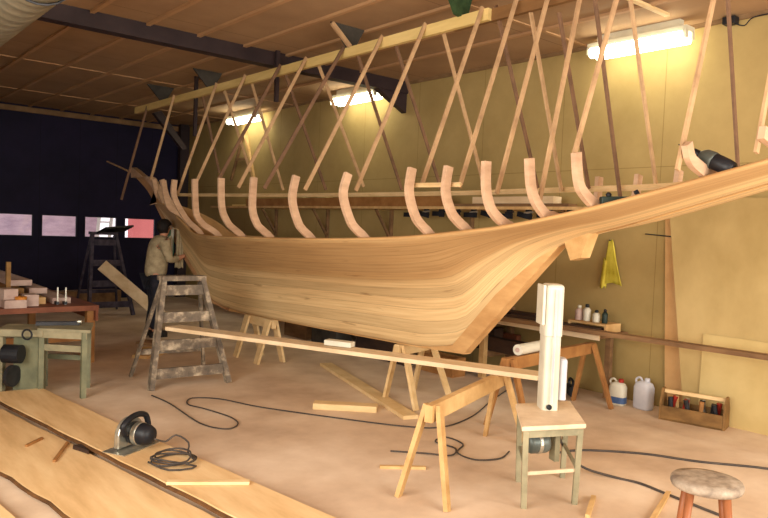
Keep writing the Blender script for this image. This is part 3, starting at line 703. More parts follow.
# jugs
for i, (y, x, rz) in enumerate([(3.83, 6.47, .1), (3.585, 6.54, -.15)]):
    t = thing('plastic_jug', ['white plastic jug with a red cap and blue bottom beside the sawhorse leg', 'milky plastic jug between the white jug and the toolbox'][i], 'jug', (x, y, 0), 'jugs standing by the right wall')
    h, w, d = (.25, .17, .12) if i == 0 else (.30, .19, .14)
    R = Matrix.Rotation(rz, 3, 'Z')
    def ring(b, sx, sy, z, n=20):
        out = []
        for k in range(n):
            a = 2*PI*k/n; e = .55
            px = math.copysign(abs(math.cos(a))**e, math.cos(a))*sx; py = math.copysign(abs(math.sin(a))**e, math.sin(a))*sy
            q = R @ V((px, py, 0)); out.append(b.bm.verts.new((x+q.x, y+q.y, z)))
        return out
    b = B(); rs = [ring(b, d/2*f, w/2*g, z) for f, g, z in ((.9, .92, 0), (1, 1, .02), (1, 1, h*.72), (.9, .8, h*.86), (.4, .35, h*.94))]
    for k in range(len(rs)-1):
        for j in range(20): b.face([rs[k][j], rs[k][(j+1) % 20], rs[k+1][(j+1) % 20], rs[k+1][j]])
    b.face(rs[0][::-1]); b.face(rs[-1])
    obj('jug_body', b, M['white' if i == 0 else 'whiteblue'], t, smooth=True)
    obj('cap', B().lathe([(.026, 0), (.026, .03), (.02, .035)], (x, y-.03, h*.93), 14), M['redcap' if i == 0 else 'whiteblue'], t)
    obj('handle', B().tube(spline([(x, y+.02, h*.93), (x, y+.05, h*1.03), (x, y+.09, h*.95), (x, y+.085, h*.8)], 4), .011, 8), M['white' if i == 0 else 'whiteblue'], t, smooth=True)
    if i == 0:
        b = B(); r1 = ring(b, d/2*1.01, w/2*1.01, .02); r2 = ring(b, d/2*1.01, w/2*1.01, .085)
        for j in range(20): b.face([r1[j], r1[(j+1) % 20], r2[(j+1) % 20], r2[j]])
        obj('label_band', b, M['blue'], t)
t = thing('power_tool', 'black power tool on the floor left of the white jug', 'tool', (6.35, 4.3, 0))
obj('tool_body', B().cyl((6.3, 4.25, .06), (6.45, 4.42, .06), .058, .05, 14), M['black'], t)
obj('tool_handle', B().tube(spline([(6.32, 4.27, .1), (6.32, 4.27, .17), (6.42, 4.38, .17), (6.43, 4.39, .1)], 4), .014, 8), M['black'], t)

# tool tote
tt = thing('tool_tote', 'open wooden tool tote with a long handle rail by the right wall', 'toolbox', (6.42, 3.0, 0))
p0, p1 = V((6.30, 3.27, 0)), V((6.42, 2.75, 0)); ud = (p1-p0).normalized(); wd = V((-ud.y, ud.x, 0)); W_ = .21; L_ = (p1-p0).length
if wd.x < 0: wd = -wd
obj('side_board', B().prism([p0, p1, p1+V((0, 0, .135)), p0+V((0, 0, .135))], wd*.018), M['crate'], tt)
obj('side_board', B().prism([p0+wd*(W_-.018), p1+wd*(W_-.018), p1+wd*(W_-.018)+V((0, 0, .15)), p0+wd*(W_-.018)+V((0, 0, .15))], wd*.018), M['crate'], tt)
obj('bottom_board', B().prism([p0+V((0, 0, .004)), p1+V((0, 0, .004)), p1+wd*W_+V((0, 0, .004)), p0+wd*W_+V((0, 0, .004))], (0, 0, .014)), M['crate'], tt)
for p, s in ((p0, 1), (p1, -1)):
    q = [p, p+wd*W_, p+wd*W_+V((0, 0, .16)), p+wd*(W_*.68)+V((0, 0, .29)), p+wd*(W_*.32)+V((0, 0, .29)), p+V((0, 0, .16))]
    obj('end_board', B().prism([a-ud*s*.02 for a in q], ud*s*.018), M['crate'], tt)
obj('handle_rail', B().bar(p0+wd*W_/2+V((0, 0, .262)), p1+wd*W_/2+V((0, 0, .262)), .026, .032), M['pine'], tt)
tool_lab = ['red handled tool lying in the tote at its left end', 'black handled tool second from the left in the tote', 'wooden mallet third from the left in the tote', 'red handled screwdriver left of the tote middle', 'steel rasp just left of the tote middle', 'dark pincers in the middle of the tote', 'black chisel right of the middle in the tote', 'brown handled hammer in the tote next to the mallet', 'steel file upright in the right half of the tote', 'dark handled tool third from the right end of the tote', 'red handled tool second from the right end of the tote', 'black tool at the right end of the tote']
for i in range(12):
    f = .07+.86*i/11; p = p0+ud*(L_*f)+wd*(W_*(.3 if i % 2 else .72))
    t = thing('hand_tool', tool_lab[i], 'tool', p+V((0, 0, .02)), 'hand tools in the tote')
    a = p+V((0, 0, .022)); e = p+ud*(.05*math.cos(i*2.))+wd*(.02*math.sin(i))+V((0, 0, .17))
    obj('blade', B().bar(a, a.lerp(e, .55), .035, .012), M['darksteel'], t)
    obj('handle', B().cyl(a.lerp(e, .55), e+V((0, 0, .045)), .020, .024, 10), M[['redcap', 'black', 'horse', 'redcap', 'steel', 'darksteel', 'black', 'horse_dark', 'steel', 'black', 'redcap', 'black'][i]], t)

# ------------------------------------------------------------------ trestles and planks
def sawhorse(label, a, b, z, feet, mt, beam=(.055, .11), group='wooden sawhorses', lw=.062):
    a, b = V((*a, z-beam[1]/2)), V((*b, z-beam[1]/2)); mid = (a+b)/2
    t = thing('sawhorse', label, 'sawhorse', (mid.x, mid.y, 0), group)
    obj('beam', B().bar(a, b, beam[0], beam[1]), M[mt], t, bevel=.004)
    d = (b-a).normalized(); n_ = V((-d.y, d.x, 0))
    for fx, fy, end in feet:
        base = a+d*.07 if end == 0 else b-d*.07
        f = V((fx, fy, 0)); s = 1 if (f-base).dot(n_) > 0 else -1
        obj('leg', B().bar(base+n_*s*(beam[0]/2+.014)+V((0, 0, beam[1]/2-.01)), f, lw, .03, up=n_, w1=lw*.85), M[mt], t)
    return t
sawhorse('pale sawhorse in front, carrying the end of the long pale plank', (3.03, 3.08), (4.32, 3.56), .615, [(2.96, 3.25, 0), (3.05, 2.90, 0), (4.46, 3.84, 1), (4.55, 3.50, 1)], 'horse')
sawhorse('brown sawhorse behind the white saw column', (4.66, 3.84), (6.24, 4.0), .635, [(4.72, 4.06, 0), (4.78, 3.64, 0), (6.21, 4.18, 1), (6.23, 3.75, 1)], 'horse_dark')
sawhorse('pale trestle under the keel near the sternpost', (4.42, 4.96), (5.02, 5.10), .600, [(4.50, 4.74, 0), (4.52, 5.22, 0), (5.14, 4.92, 1), (5.06, 5.38, 1)], 'pine', lw=.075)
sawhorse('pale trestle under the forward part of the keel', (4.5, 7.3), (4.5, 7.95), .538, [(4.31, 7.38, 0), (4.67, 7.36, 0), (4.31, 7.9, 1), (4.68, 7.9, 1)], 'pine', lw=.11)
tag(obj('long_plank', B().bar((2.86, 6.52, .652), (4.34, 3.22, .634), .20, .035), M['pale']), 'long pale plank lying from the stepladder to the front sawhorse', 'plank')
tag(obj('wood_offcut', B().box((3.66, 4.86, .667+.02), (.09, .26, .045), rz=.45), M['white'], bevel=.004), 'small whitish offcut resting on the long pale plank', 'block')
tag(obj('floor_board', B().bar((5.0, 6.9, .018), (4.26, 4.55, .018), .15, .034), M['pine']), 'pale board lying on the floor slanting under the keel', 'board')
tag(obj('floor_board', B().bar((3.74, 5.33, .03), (4.17, 4.92, .03), .13, .058), M['pine'], bevel=.004), 'short thick pale board on the open floor before the keel', 'board')
t = thing('paper_roll', 'white roll lying on the brown sawhorse beside the saw column', 'roll', (4.95, 3.9, .64))
obj('roll_sheet', B().cyl((4.87, 3.87, .686), (5.32, 3.93, .686), .048, None, 18), M['white'], t, smooth=False)
obj('roll_core', B().cyl((4.86, 3.8687, .686), (4.885, 3.872, .686), .02, None, 12), M['greyboard'], t)
tag(obj('timber_offcut', B().box((4.62, 3.40, .02), (.3, .12, .035), rz=.5), M['pine_x']), 'flat pale offcut on the floor beside the front sawhorse', 'board')

# ------------------------------------------------------------------ saw on its stand
st = thing('saw_stand', 'small grey green stand with a pale top carrying the white saw', 'stand', (3.8, 2.75, 0))
TZ = .53
top = [(3.40, 2.64, TZ-.03), (3.81, 2.46, TZ-.03), (4.24, 2.88, TZ-.03), (3.83, 3.04, TZ-.03)]
obj('top', B().prism(top, (0, 0, .03)), M['tabletop'], st, bevel=.006)
cx, cy = 3.82, 2.755
ins = [(cx+(x-cx)*.86, cy+(y-cy)*.86) for x, y, _ in top]
b = B()
for i in range(4):
    (x0, y0), (x1, y1) = ins[i], ins[(i+1) % 4]
    b.bar((x0, y0, TZ-.055), (x1, y1, TZ-.055), .02, .05)
obj('apron', b, M['greygreen'], st)
legs = []
for i, (x, y) in enumerate(ins):
    fx, fy = cx+(x-cx)*.93, cy+(y-cy)*.93
    legs.append((fx, fy))
    obj('leg', B().bar((x, y, TZ-.03), (fx, fy, 0), .034, .034, up=(1, 1, 0)), M['greygreen'], st)
obj('stretcher', B().bar((*legs[0], .22), (*legs[1], .22), .016, .022), M['tabletop'], st)
obj('stretcher', B().bar((*legs[3], .26), (*legs[2], .26), .016, .022), M['greygreen'], st)
obj('stretcher', B().bar((*legs[1], .24), (*legs[2], .24), .016, .022), M['greygreen'], st)
obj('stretcher', B().bar((*legs[0], .24), (*legs[3], .24), .016, .022), M['greygreen'], st)
mo = obj('motor', B().lathe([(.03, 0), (.06, .01), (.068, .03), (.068, .13), (.06, .15), (.03, .16)], (3.60, 2.76, .365), 20, (.8, -.35, 0)), M['motorgrey'], st, smooth=True)
obj('motor_band', B().lathe([(.07, .07), (.072, .075), (.072, .09), (.07, .095)], (3.60, 2.76, .365), 20, (.8, -.35, 0)), M['steel'], mo)
obj('motor_bracket', B().box((3.67, 2.73, .465), (.11, .08, .075)), M['greygreen'], st)
obj('belt_guard', B().box((3.80, 2.68, .36), (.035, .07, .24), rz=-.4), M['greygreen'], st)
sw = thing('bandsaw', 'tall white bandsaw column standing on the small stand', 'saw', (3.95, 2.86, TZ))
def rbox(b, c, w, d, z0, z1, rz, n=20, e=.5, topround=.02):
    R = Matrix.Rotation(rz, 3, 'Z'); rs = []
    for f, z in ((1, z0), (1, z1-topround), (.93, z1-topround*.4), (.75, z1)):
        ring = []
        for k in range(n):
            a = 2*PI*k/n
            q = R @ V((math.copysign(abs(math.cos(a))**e, math.cos(a))*w/2*f, math.copysign(abs(math.sin(a))**e, math.sin(a))*d/2*f, 0))
            ring.append(b.bm.verts.new((c[0]+q.x, c[1]+q.y, z)))
        rs.append(ring)
    for k in range(3):
        for j in range(n): b.face([rs[k][j], rs[k][(j+1) % n], rs[k+1][(j+1) % n], rs[k+1][j]])
    b.face(rs[0][::-1]); b.face(rs[-1]); return b
RZ = -.66
rx_, ry_ = V((math.cos(RZ), math.sin(RZ), 0)), V((-math.sin(RZ), math.cos(RZ), 0))
cc = V((3.93, 2.85, 0))
obj('column', rbox(B(), cc, .115, .16, TZ, 1.03, RZ, e=.4, topround=.004), M['white'], sw, smooth=False)
up = obj('upper_housing', rbox(B(), cc+rx_*.0, .126, .18, 1.03, 1.375, RZ, e=.45, topround=.02), M['white'], sw, smooth=False)
obj('door_lip', B().bar(cc-rx_*.075+V((0, 0, 1.10)), cc-rx_*.075+V((0, 0, 1.37)), .02, .16, up=ry_), M['white'], up, bevel=.006)
obj('hinge_bar', B().bar(cc-rx_*.0-ry_*.1+V((0, 0, .58)), cc-ry_*.1+V((0, 0, 1.34)), .012, .012), M['whiteblue'], sw)
obj('blade_guard', rbox(B(), cc+rx_*.095+ry_*.03, .06, .12, TZ+.06, .87, RZ, e=.6), M['whiteblue'], sw, smooth=False)
obj('knob', B().lathe([(.012, 0), (.018, .005), (.018, .02), (.008, .026)], cc-ry_*.078-rx_*.012+V((0, 0, TZ+.025)), 12, -ry_), M['black'], sw)

# stool
sx, sy = 3.54, 1.575
t = thing('round_stool', 'round paint splashed stool with reddish legs in right foreground', 'stool', (sx, sy, 0))
obj('seat', B().lathe([(.13, .455), (.165, .46), (.172, .475), (.172, .49), (.165, .502), (.12, .506), (.0, .505)], (sx, sy, 0), 40), M['stoolseat'], t, smooth=True)
lp = []
for k in range(4):
    a = PI/4+k*PI/2+.55
    p = V((sx+.115*math.cos(a), sy+.115*math.sin(a), .46)); f = V((sx+.18*math.cos(a), sy+.18*math.sin(a), 0)); lp.append((p, f))
    obj('leg', B().cyl(f, p, .015, .021, 14), M['stoolleg'], t, smooth=True)
for k in range(4):
    f = .40 if k % 2 else .47
    obj('rung', B().cyl(lp[k][1].lerp(lp[k][0], f), lp[(k+1) % 4][1].lerp(lp[(k+1) % 4][0], f), .010, None, 10), M['stoolleg'], t)

# ------------------------------------------------------------------ stepladders
def stepladder(label, F, R_, T, nstep, mt, group):
    (fl, fr), (rl, rr), (tl, tr) = F, R_, T
    mid = (V(fl)+V(fr)+V(rl)+V(rr))/4
    t = thing('stepladder', label, 'ladder', (mid.x, mid.y, 0), group)
    fl, fr, rl, rr, tl, tr = map(V, (fl, fr, rl, rr, tl, tr))
    d = (fr-fl).normalized(); back = V((-d.y, d.x, 0))
    for a, b in ((fl, tl), (fr, tr)): obj('stile', B().bar(a, b, .05, .085, up=back), M[mt], t)
    for a, b in ((rl, tl+back*.06), (rr, tr+back*.06)): obj('rear_leg', B().bar(a, b-V((0, 0, .05)), .03, .045, up=back), M[mt], t)
    for k in range(nstep):
        f = (k+.55)/nstep
        a, b = fl.lerp(tl, f), fr.lerp(tr, f)
        obj('tread', B().bar(a, b, .03, .105), M[mt], t)
    obj('top_step', B().bar(tl-d*.03+back*.03, tr+d*.03+back*.03, .17, .05), M[mt], t)
    a, b = rl.lerp(tl, .25), rr.lerp(tr, .25); obj('rear_brace', B().bar(a+back*.03, b+back*.03, .02, .06), M[mt], t)
    return t
stepladder('paint splashed wooden stepladder carrying the plank under the bow', ((2.74, 6.72, 0), (3.56, 6.66, 0)), ((2.80, 7.43, 0), (3.60, 7.33, 0)), ((2.98, 7.05, 1.09), (3.40, 7.03, 1.09)), 4, 'ladder', 'wooden stepladders')
stepladder('dark stepladder standing far back before the window panes', ((3.86, 12.2, 0), (4.62, 12.2, 0)), ((3.9, 13.1, 0), (4.65, 13.1, 0)), ((4.05, 12.7, 1.42), (4.45, 12.7, 1.42)), 4, 'ladder_dark', 'wooden stepladders')
tag(obj('leaning_plank', B().bar((4.02, 12.08, .90), (4.95, 11.7, .02), .20, .03, up=(-.3, -.9, .35)), M['pale']), 'grey plank sloping from dark far stepladder down to the floor', 'plank')
tag(obj('black_board', B().bar((4.15, 12.55, 1.47), (4.75, 12.85, 1.52), .25, .03, up=(0, .5, 1)), M['black']), 'black board end lying across the dark far stepladder', 'board')
tag(obj('low_timber', B().box((4.1, 13.6, .16), (1.5, .3, .32)), M['rackwood']), 'low timber block on floor behind the far stepladder', 'timber')

# ------------------------------------------------------------------ person at the bow
px, py = 4.05, 9.9
per = thing('person', 'person in a beige jacket and dark trousers standing below the bow', 'person', (px, py, 0))
def skin_mesh(name, verts, edges, radii, mat, parent, root=0, sub=2):
    me = bpy.data.meshes.new(name); me.from_pydata([V(v)-OFF[parent.name] for v in verts], edges, [])
    o = bpy.data.objects.new(name, me); COL.objects.link(o); o.parent = parent; OFF[o.name] = OFF[parent.name]
    sk = o.modifiers.new('skin', 'SKIN')
    for i, r in enumerate(radii):
        d = me.skin_vertices[0].data[i]; d.radius = r if isinstance(r, tuple) else (r, r); d.use_root = (i == root)
    sb = o.modifiers.new('sub', 'SUBSURF'); sb.levels = sub; sb.render_levels = sub
    sk.use_smooth_shade = True
    me.materials.append(mat); return o
z = lambda x, y, h: (px+x, py+y, h)
# body: pelvis, spine, neck, head, arms, legs (facing the boat, +x, leaning forward)
vb = [z(0, 0, .88), z(.02, 0, 1.05), z(.05, 0, 1.25), z(.08, 0, 1.38), z(.11, 0, 1.46), z(.13, 0, 1.54), z(.14, 0, 1.62),
      z(.07, .17, 1.36), z(.14, .21, 1.12), z(.34, .14, 1.17), z(.42, .12, 1.20),
      z(.07, -.17, 1.36), z(.12, -.22, 1.12), z(.32, -.15, 1.16), z(.40, -.13, 1.19),
      z(0, .09, .82), z(.04, .10, .47), z(-.02, .11, .08), z(.12, .12, .03),
      z(0, -.09, .82), z(.02, -.10, .47), z(-.04, -.11, .08), z(.10, -.12, .03)]
eb = [(0, 1), (1, 2), (2, 3), (3, 4), (4, 5), (5, 6), (3, 7), (7, 8), (8, 9), (9, 10), (3, 11), (11, 12), (12, 13), (13, 14), (0, 15), (15, 16), (16, 17), (17, 18), (0, 19), (19, 20), (20, 21), (21, 22)]
rb_ = [.13, .12, .14, .11, .05, .08, .075, .06, .045, .036, .03, .06, .045, .036, .03, .085, .06, .042, .035, .085, .06, .042, .035]
skin_mesh('body', vb, eb, rb_, M['skin'], per)
jv = [z(0, 0, .80), z(.02, 0, 1.05), z(.05, 0, 1.25), z(.09, 0, 1.44), z(.07, .18, 1.36), z(.14, .215, 1.12), z(.31, .15, 1.165), z(.07, -.18, 1.36), z(.12, -.225, 1.12), z(.29, -.155, 1.155)]
skin_mesh('jacket', jv, [(0, 1), (1, 2), (2, 3), (3, 4), (4, 5), (5, 6), (3, 7), (7, 8), (8, 9)], [(.18, .18), .165, .175, .11, .085, .065, .05, .085, .065, .05], M['jacket'], per)
tv = [z(0, 0, .90), z(0, .09, .82), z(.04, .10, .47), z(-.02, .11, .10), z(0, -.09, .82), z(.02, -.10, .47), z(-.04, -.11, .10)]
skin_mesh('trousers', tv, [(0, 1), (1, 2), (2, 3), (0, 4), (4, 5), (5, 6)], [.15, .105, .08, .07, .105, .08, .07], M['trousers'], per)
hb_ = B(); bmesh.ops.create_uvsphere(hb_.bm, u_segments=18, v_segments=12, radius=.108)
for v in hb_.bm.verts:
    v.co = V((v.co.x*1.05, v.co.y*.88, v.co.z*1.12))
    if v.co.x > .03 and v.co.z < .03: v.co.x = .03
    v.co += V(z(.125, 0, 1.60))
obj('hair', hb_, M['hair'], per, smooth=True)
for s in (-1, 1):
    hand = V(z(.42, .12*s, 1.20 if s > 0 else 1.19))
    obj('shoe', rbox(B(), (px+(.05 if s > 0 else .03), py+s*.115), .26, .10, 0, .09, 0, topround=.03), M['shoe'], per)
    b = B()
    for f in range(4):
        o_ = V((0, (f-1.5)*.018, 0)); k = (.055, .065, .062, .05)[f]
        b.tube([hand+o_, hand+o_+V((k*.6, 0, .012)), hand+o_+V((k, 0, -.01)), hand+o_+V((k*1.05, 0, -.03))], [.009, .009, .008, .006], 6)
    b.tube([hand+V((-.01, -s*.02, 0)), hand+V((.015, -s*.045, -.005)), hand+V((.045, -s*.045, -.01))], [.011, .010, .007], 6)
    obj('fingers', b, M['skin'], per, smooth=True)
fc = B()
for s in (-1, 1): fc.lathe([(.002, 0), (.010, .006), (.002, .012)], V(z(.205, s*.03, 1.60)), 8, (1, 0, 0))
obj('eyes', fc, M['white'], per)
obj('nose', B().tube([V(z(.21, 0, 1.605)), V(z(.232, 0, 1.575)), V(z(.21, 0, 1.565))], [.008, .013, .01], 8), M['skin'], per, smooth=True)
# striped cloth hung on the bow
def hangcloth(x, y, w, z0, z1, mt, label):
    P = []
    for i in range(10):
        f = i/9
        P.append([(x+w*(j/10-.5)*(1-.25*(1-f)), y+.02*math.sin(j*1.7+f), z1+(z0-z1)*f+.01*math.sin(j)) for j in range(11)])
    o = obj('hanging_cloth', B().grid(P), M[mt], None, smooth=True)
    sd = o.modifiers.new('cloth', 'SOLIDIFY'); sd.thickness = .008
    return tag(o, label, 'cloth', 'cloths hung by the bow')
hangcloth(4.27, 9.98, .20, 1.12, 1.60, 'stripe', 'green and white striped cloth hanging by the bow beside the person')
hangcloth(4.40, 9.86, .12, 1.0, 1.56, 'jacket', 'beige cloth strip hanging against the bow right of striped cloth')
tag(obj('clothes_line', B().tube(spline([(4.16, 10.0, 1.615), (4.27, 9.98, 1.60), (4.40, 9.86, 1.56), (4.44, 10.4, 1.60)], 5), .005, 6), M['pine']), 'thin line tied at the bow holding the hanging cloths', 'rope')

# ------------------------------------------------------------------ left: bench, stacked timber, planer
bn = thing('workbench', 'long workbench with red brown edge at left below the dark wall', 'bench', (2.2, 10.5, 0))
obj('bench_top', B().box((2.12, 11.0, .65), (1.24, 5.4, .06)), M['red'], bn)
obj('apron', B().box((2.72, 11.0, .56), (.03, 5.4, .12)), M['red'], bn)
for x in (1.58, 2.68):
    for y in (8.42, 11.0, 13.6): obj('leg', B().box((x, y, .31), (.09, .09, .62)), M['horse_dark'], bn)
for y in (8.42, 13.6): obj('rail', B().box((2.13, y, .30), (1.0, .04, .08)), M['horse_dark'], bn)
pile = [(2.42, 10.6, 4.0, .20, .07, 'greyboard', .68, 'grey pink plank lying outermost on the workbench'), (2.15, 10.4, 3.6, .2, .08, 'pine_x', .68, 'pale brown plank lying second on the workbench'),
        (1.86, 10.2, 3.8, .22, .09, 'greyboard', .68, 'grey pink plank on the workbench nearest the room corner'), (2.27, 10.7, 3.4, .2, .07, 'greyboard', .76, 'grey pink plank stacked on top of the workbench pile'), (1.95, 10.4, 3.2, .22, .08, 'crate', .77, 'brown rough plank on top of the workbench pile'), (2.1, 10.6, 3.0, .24, .07, 'greyboard', .85, 'topmost grey pink plank of the workbench pile')]
for x, y, l, w, h, mt, z0, lb in pile:
    tag(obj('stacked_plank', B().box((x, y, z0+h/2), (w, l, h-.002), rz=random.uniform(-.006, .006)), M[mt], bevel=.004), lb, 'plank', 'planks stacked on the workbench')
for i, (x, y, dz, mt, lb) in enumerate([(2.05, 8.52, .13, 'greyboard', 'pale wood block at the near end of the workbench, rightmost'), (1.82, 8.5, .2, 'greyboard', 'grey wood block in the middle of the workbench end'), (1.62, 8.55, .1, 'crate', 'brown wood block at the left on the workbench end')]):
    tag(obj('bench_block', B().box((x, y, .681+dz/2), (.15, .2, dz), rz=.2*i), M[mt], bevel=.006), lb, 'block', 'wood blocks on the workbench end')
tag(obj('paint_tin', B().lathe([(.055, 0), (.06, .005), (.06, .11), (.064, .115), (.055, .12)], (1.93, 8.36+.02, .681), 18), M['orange']), 'orange tin among the blocks on the workbench', 'tin')
for i, (x, y) in enumerate(((2.34, 8.50), (2.42, 8.47))):
    t = thing('bench_clamp', ['pale upright clamp on the workbench, the left of the pair', 'pale upright clamp on the workbench, the right of the pair'][i], 'clamp', (x, y, .68), 'upright clamps on the workbench')
    obj('clamp_bar', B().box((x, y, .781), (.014, .014, .20)), M['steel'], t)
    obj('jaw', B().box((x, y+.03, .70), (.03, .08, .035)), M['darksteel'], t)
tag(obj('upright_batten', B().box((1.87, 8.7, .92), (.045, .045, .48)), M['crate']), 'upright brown batten standing at the end of the stacked planks', 'batten')

pl = thing('planing_machine', 'green planing machine with open legs at left below the workbench', 'machine', (1.9, 6.95, 0))
obj('table_plate', B().prism([(2.14, 6.70, .615), (2.32, 7.18, .615), (1.95, 7.50, .615), (1.76, 7.02, .615)], (0, 0, .03)), M['greygreen'], pl, bevel=.004)
obj('apron', B().bar((1.78, 7.03, .585), (2.12, 6.73, .585), .02, .06), M['greygreen'], pl)
for x, y in ((2.10, 6.75), (2.26, 7.14), (1.80, 7.04), (1.94, 7.43)):
    obj('leg', B().bar((x, y, .62), (x+.0, y, 0), .045, .045), M['green'], pl)
obj('lower_rail', B().bar((1.83, 7.03, .46), (2.09, 6.77, .46), .02, .06), M['greygreen'], pl)
obj('lower_rail', B().bar((1.95, 7.43, .30), (2.26, 7.14, .30), .02, .05), M['green'], pl)
obj('fence_plate', B().bar((1.80, 7.22, .662), (2.16, 7.08, .662), .08, .03), M['darksteel'], pl)
obj('bright_stop', B().cyl((2.13, 7.06, .68), (2.165, 7.045, .68), .018, None, 12), M['steel'], pl)
obj('cabinet', B().prism([(1.60, 7.20, 0), (1.80, 7.02, 0), (1.92, 7.30, 0), (1.72, 7.48, 0)], (0, 0, .56)), M['green'], pl, bevel=.01)
obj('machine_head', B().prism([(1.46, 7.20, .56), (1.80, 6.98, .56), (1.95, 7.32, .56), (1.62, 7.55, .56)], (0, 0, .07)), M['greygreen'], pl, bevel=.01)
obj('motor', B().cyl((1.50, 7.08, .42), (1.62, 6.98, .42), .085, None, 20), M['black'], pl)
obj('belt_wheel', B().cyl((1.56, 7.12, .20), (1.585, 7.09, .20), .10, None, 20), M['darksteel'], pl)
obj('side_frame', B().bar((1.42, 7.35, .60), (1.42, 7.35, 0), .06, .30, up=(1, -.8, 0)), M['greygreen'], pl)
obj('hand_wheel', B().tube([(1.66+.045*math.cos(a)*.75, 6.96-.045*math.cos(a)*.6, .60+.045*math.sin(a)) for a in [2*PI*k/16 for k in range(16)]], .009, 6, closed=True), M['black'], pl)

# ------------------------------------------------------------------ foreground slabs on the floor
def slab(pts, z0, h, label, mt='slab'):
    t = thing('timber_slab', label, 'slab', (sum(p[0] for p in pts)/len(pts), sum(p[1] for p in pts)/len(pts), 0), 'wide sawn slabs on the floor')
    P = [(x, y, z0) for x, y in pts]
    obj('slab_face', B().prism(P, (0, 0, h)), M[mt], t, bevel=.004)
    return t
def wavy(pts, n, amp, seed):
    rnd = random.Random(seed); out = []
    for i in range(n+1):
        f = i/n; k = min(int(f*(len(pts)-1)), len(pts)-2); g = f*(len(pts)-1)-k
        out.append((pts[k][0]*(1-g)+pts[k+1][0]*g+rnd.uniform(-amp, amp), pts[k][1]*(1-g)+pts[k+1][1]*g))
    return out
lft = wavy([(1.35, 7.1), (1.565, 5.6), (1.79, 4.1), (2.01, 2.6)], 24, .005, 1)
rgt = wavy([(1.82, 7.05), (1.99, 5.6), (2.20, 4.1), (2.42, 2.6)], 24, .005, 2)
s1 = slab(lft+rgt[::-1], .034, .036, 'wide sawn slab on floor with the circular saw on it')
pe = []
P = [(x-.012, y, .028) for x, y in lft]
obj('bark_edge', B().tube([(x-.004, y, .050) for x, y in lft], .014, 6), M['slab_edge'], s1)
for y in (6.2, 4.4, 3.0):
    tag(obj('spacer_stick', B().box((1.80+(6.2-y)*.145, y, .0165), (.26, .05, .033)), M['pine_x']), {6.2: 'spacer stick under the wide slab at its far end', 4.4: 'spacer stick under the wide slab at the circular saw', 3.0: 'spacer stick under the wide slab nearest the viewer'}[y], 'stick', 'spacer sticks under the wide slab')
l2 = wavy([(.90, 6.4), (1.02, 5.2), (1.16, 4.3), (1.28, 3.2), (1.33, 2.5)], 20, .01, 3)
r2 = wavy([(1.40, 6.6), (1.56, 5.5), (1.77, 4.1), (1.98, 2.5)], 20, .008, 4)
s2 = slab(l2+r2[::-1], 0, .028, 'second slab lying left of the saw slab, partly shaded by it')
obj('bark_edge', B().tube([(x-.004, y, .015) for x, y in l2], .013, 6), M['slab_edge'], s2)
l3 = [(.4, 5.6), (.62, 2.4)]; r3 = wavy([(.80, 5.4), (.93, 4.2), (1.02, 3.0), (1.05, 2.4)], 14, .008, 5)
s3 = slab(l3[::1]+r3[::-1], 0, .05, 'pale slab in the bottom left corner of the view')
tag(obj('edge_strip', B().bar((1.78, 4.08, .0815), (2.20, 3.80, .0815), .05, .02), M['pine'], bevel=.003), 'pale strip lying across the near part of the saw slab', 'strip')
for i, (a, b, lb) in enumerate([((1.30, 5.42), (1.44, 5.55), 'short brown stick on the second slab, the farther one'), ((1.37, 4.98), (1.56, 5.34), 'longer brown stick on the second slab, nearer the saw slab')]):
    tag(obj('loose_stick', B().bar((*a, .0375), (*b, .0375), .02, .016), M['horse_dark']), lb, 'stick', 'loose sticks on the slabs')
t = thing('wood_wedge', 'dark wedge between the saw slab and the second slab', 'wedge', (1.62, 5.0, .035))
obj('wedge_block', B().prism([(1.555, 5.20, .0285), (1.62, 5.20, .0285), (1.61, 5.02, .0285)], (0, 0, .028)), M['rackdark'], t)
for i, (a, b, lb) in enumerate([((3.69, 2.34), (4.0, 2.50), 'thin stick on the floor in front of the saw stand'), ((3.98, 2.08), (4.5, 2.25), 'thin stick on the floor behind the round stool'), ((3.2, 3.72), (3.46, 3.52), 'thin stick on the floor beside the front sawhorse foot')]):
    tag(obj('floor_stick', B().bar((*a, .011), (*b, .011), .03, .02), M['pine_x']), lb, 'stick', 'sticks on the open floor')

for i, (x0, y0, x1, y1, z_, mt, lb) in enumerate([(3.25, 8.35, 4.05, 8.9, .02, 'pine_x', 'pale board lowest of the small pile behind the stepladder'), (3.35, 8.6, 4.0, 8.45, .06, 'horse', 'tan board across the small pile behind the stepladder'), (3.5, 8.95, 3.85, 8.3, .10, 'rackwood', 'dark brown board on top of the pile behind the stepladder')]):
    tag(obj('pile_board', B().bar((x0, y0, z_), (x1, y1, z_), .2, .038), M[mt]), lb, 'board', 'boards piled behind the stepladder')
# circular saw
cs = thing('circular_saw', 'hand held circular saw with silver guard and black motor on slab', 'saw', (1.88, 4.9, .07))
f_ = V((.85, .45, 0)).normalized(); r_ = V((-f_.y, f_.x, 0)); r_ = -r_ if r_.x < 0 else r_      # blade plane along f_, motor to the right
c = V((1.86, 4.90, .0705)); k_ = 1.22
Z = V((0, 0, 1))
def q(f, r, h): return c+f_*(f*k_)+r_*(r*k_)+Z*(h*k_)
obj('base_plate', B().prism([q(-.15, -.07, 0), q(.15, -.07, 0), q(.15, .09, 0), q(-.15, .09, 0)], (0, 0, .006)), M['steel'], cs)
gd = [q(.105*math.cos(a), -.03, .075+.105*math.sin(a)) for a in [PI*k/18 for k in range(19)]]
obj('blade_guard', B().prism(gd+[q(-.105, -.03, .012), q(.105, -.03, .012)], r_*.043), M['steel'], cs, bevel=.008)
obj('gear_case', B().cyl(q(0, -.032, .085), q(0, -.05, .085), .05, .04, 20), M['steel'], cs)
obj('blade', B().cyl(q(0, -.031, .085), q(0, -.034, .085), .085, None, 28), M['darksteel'], cs)
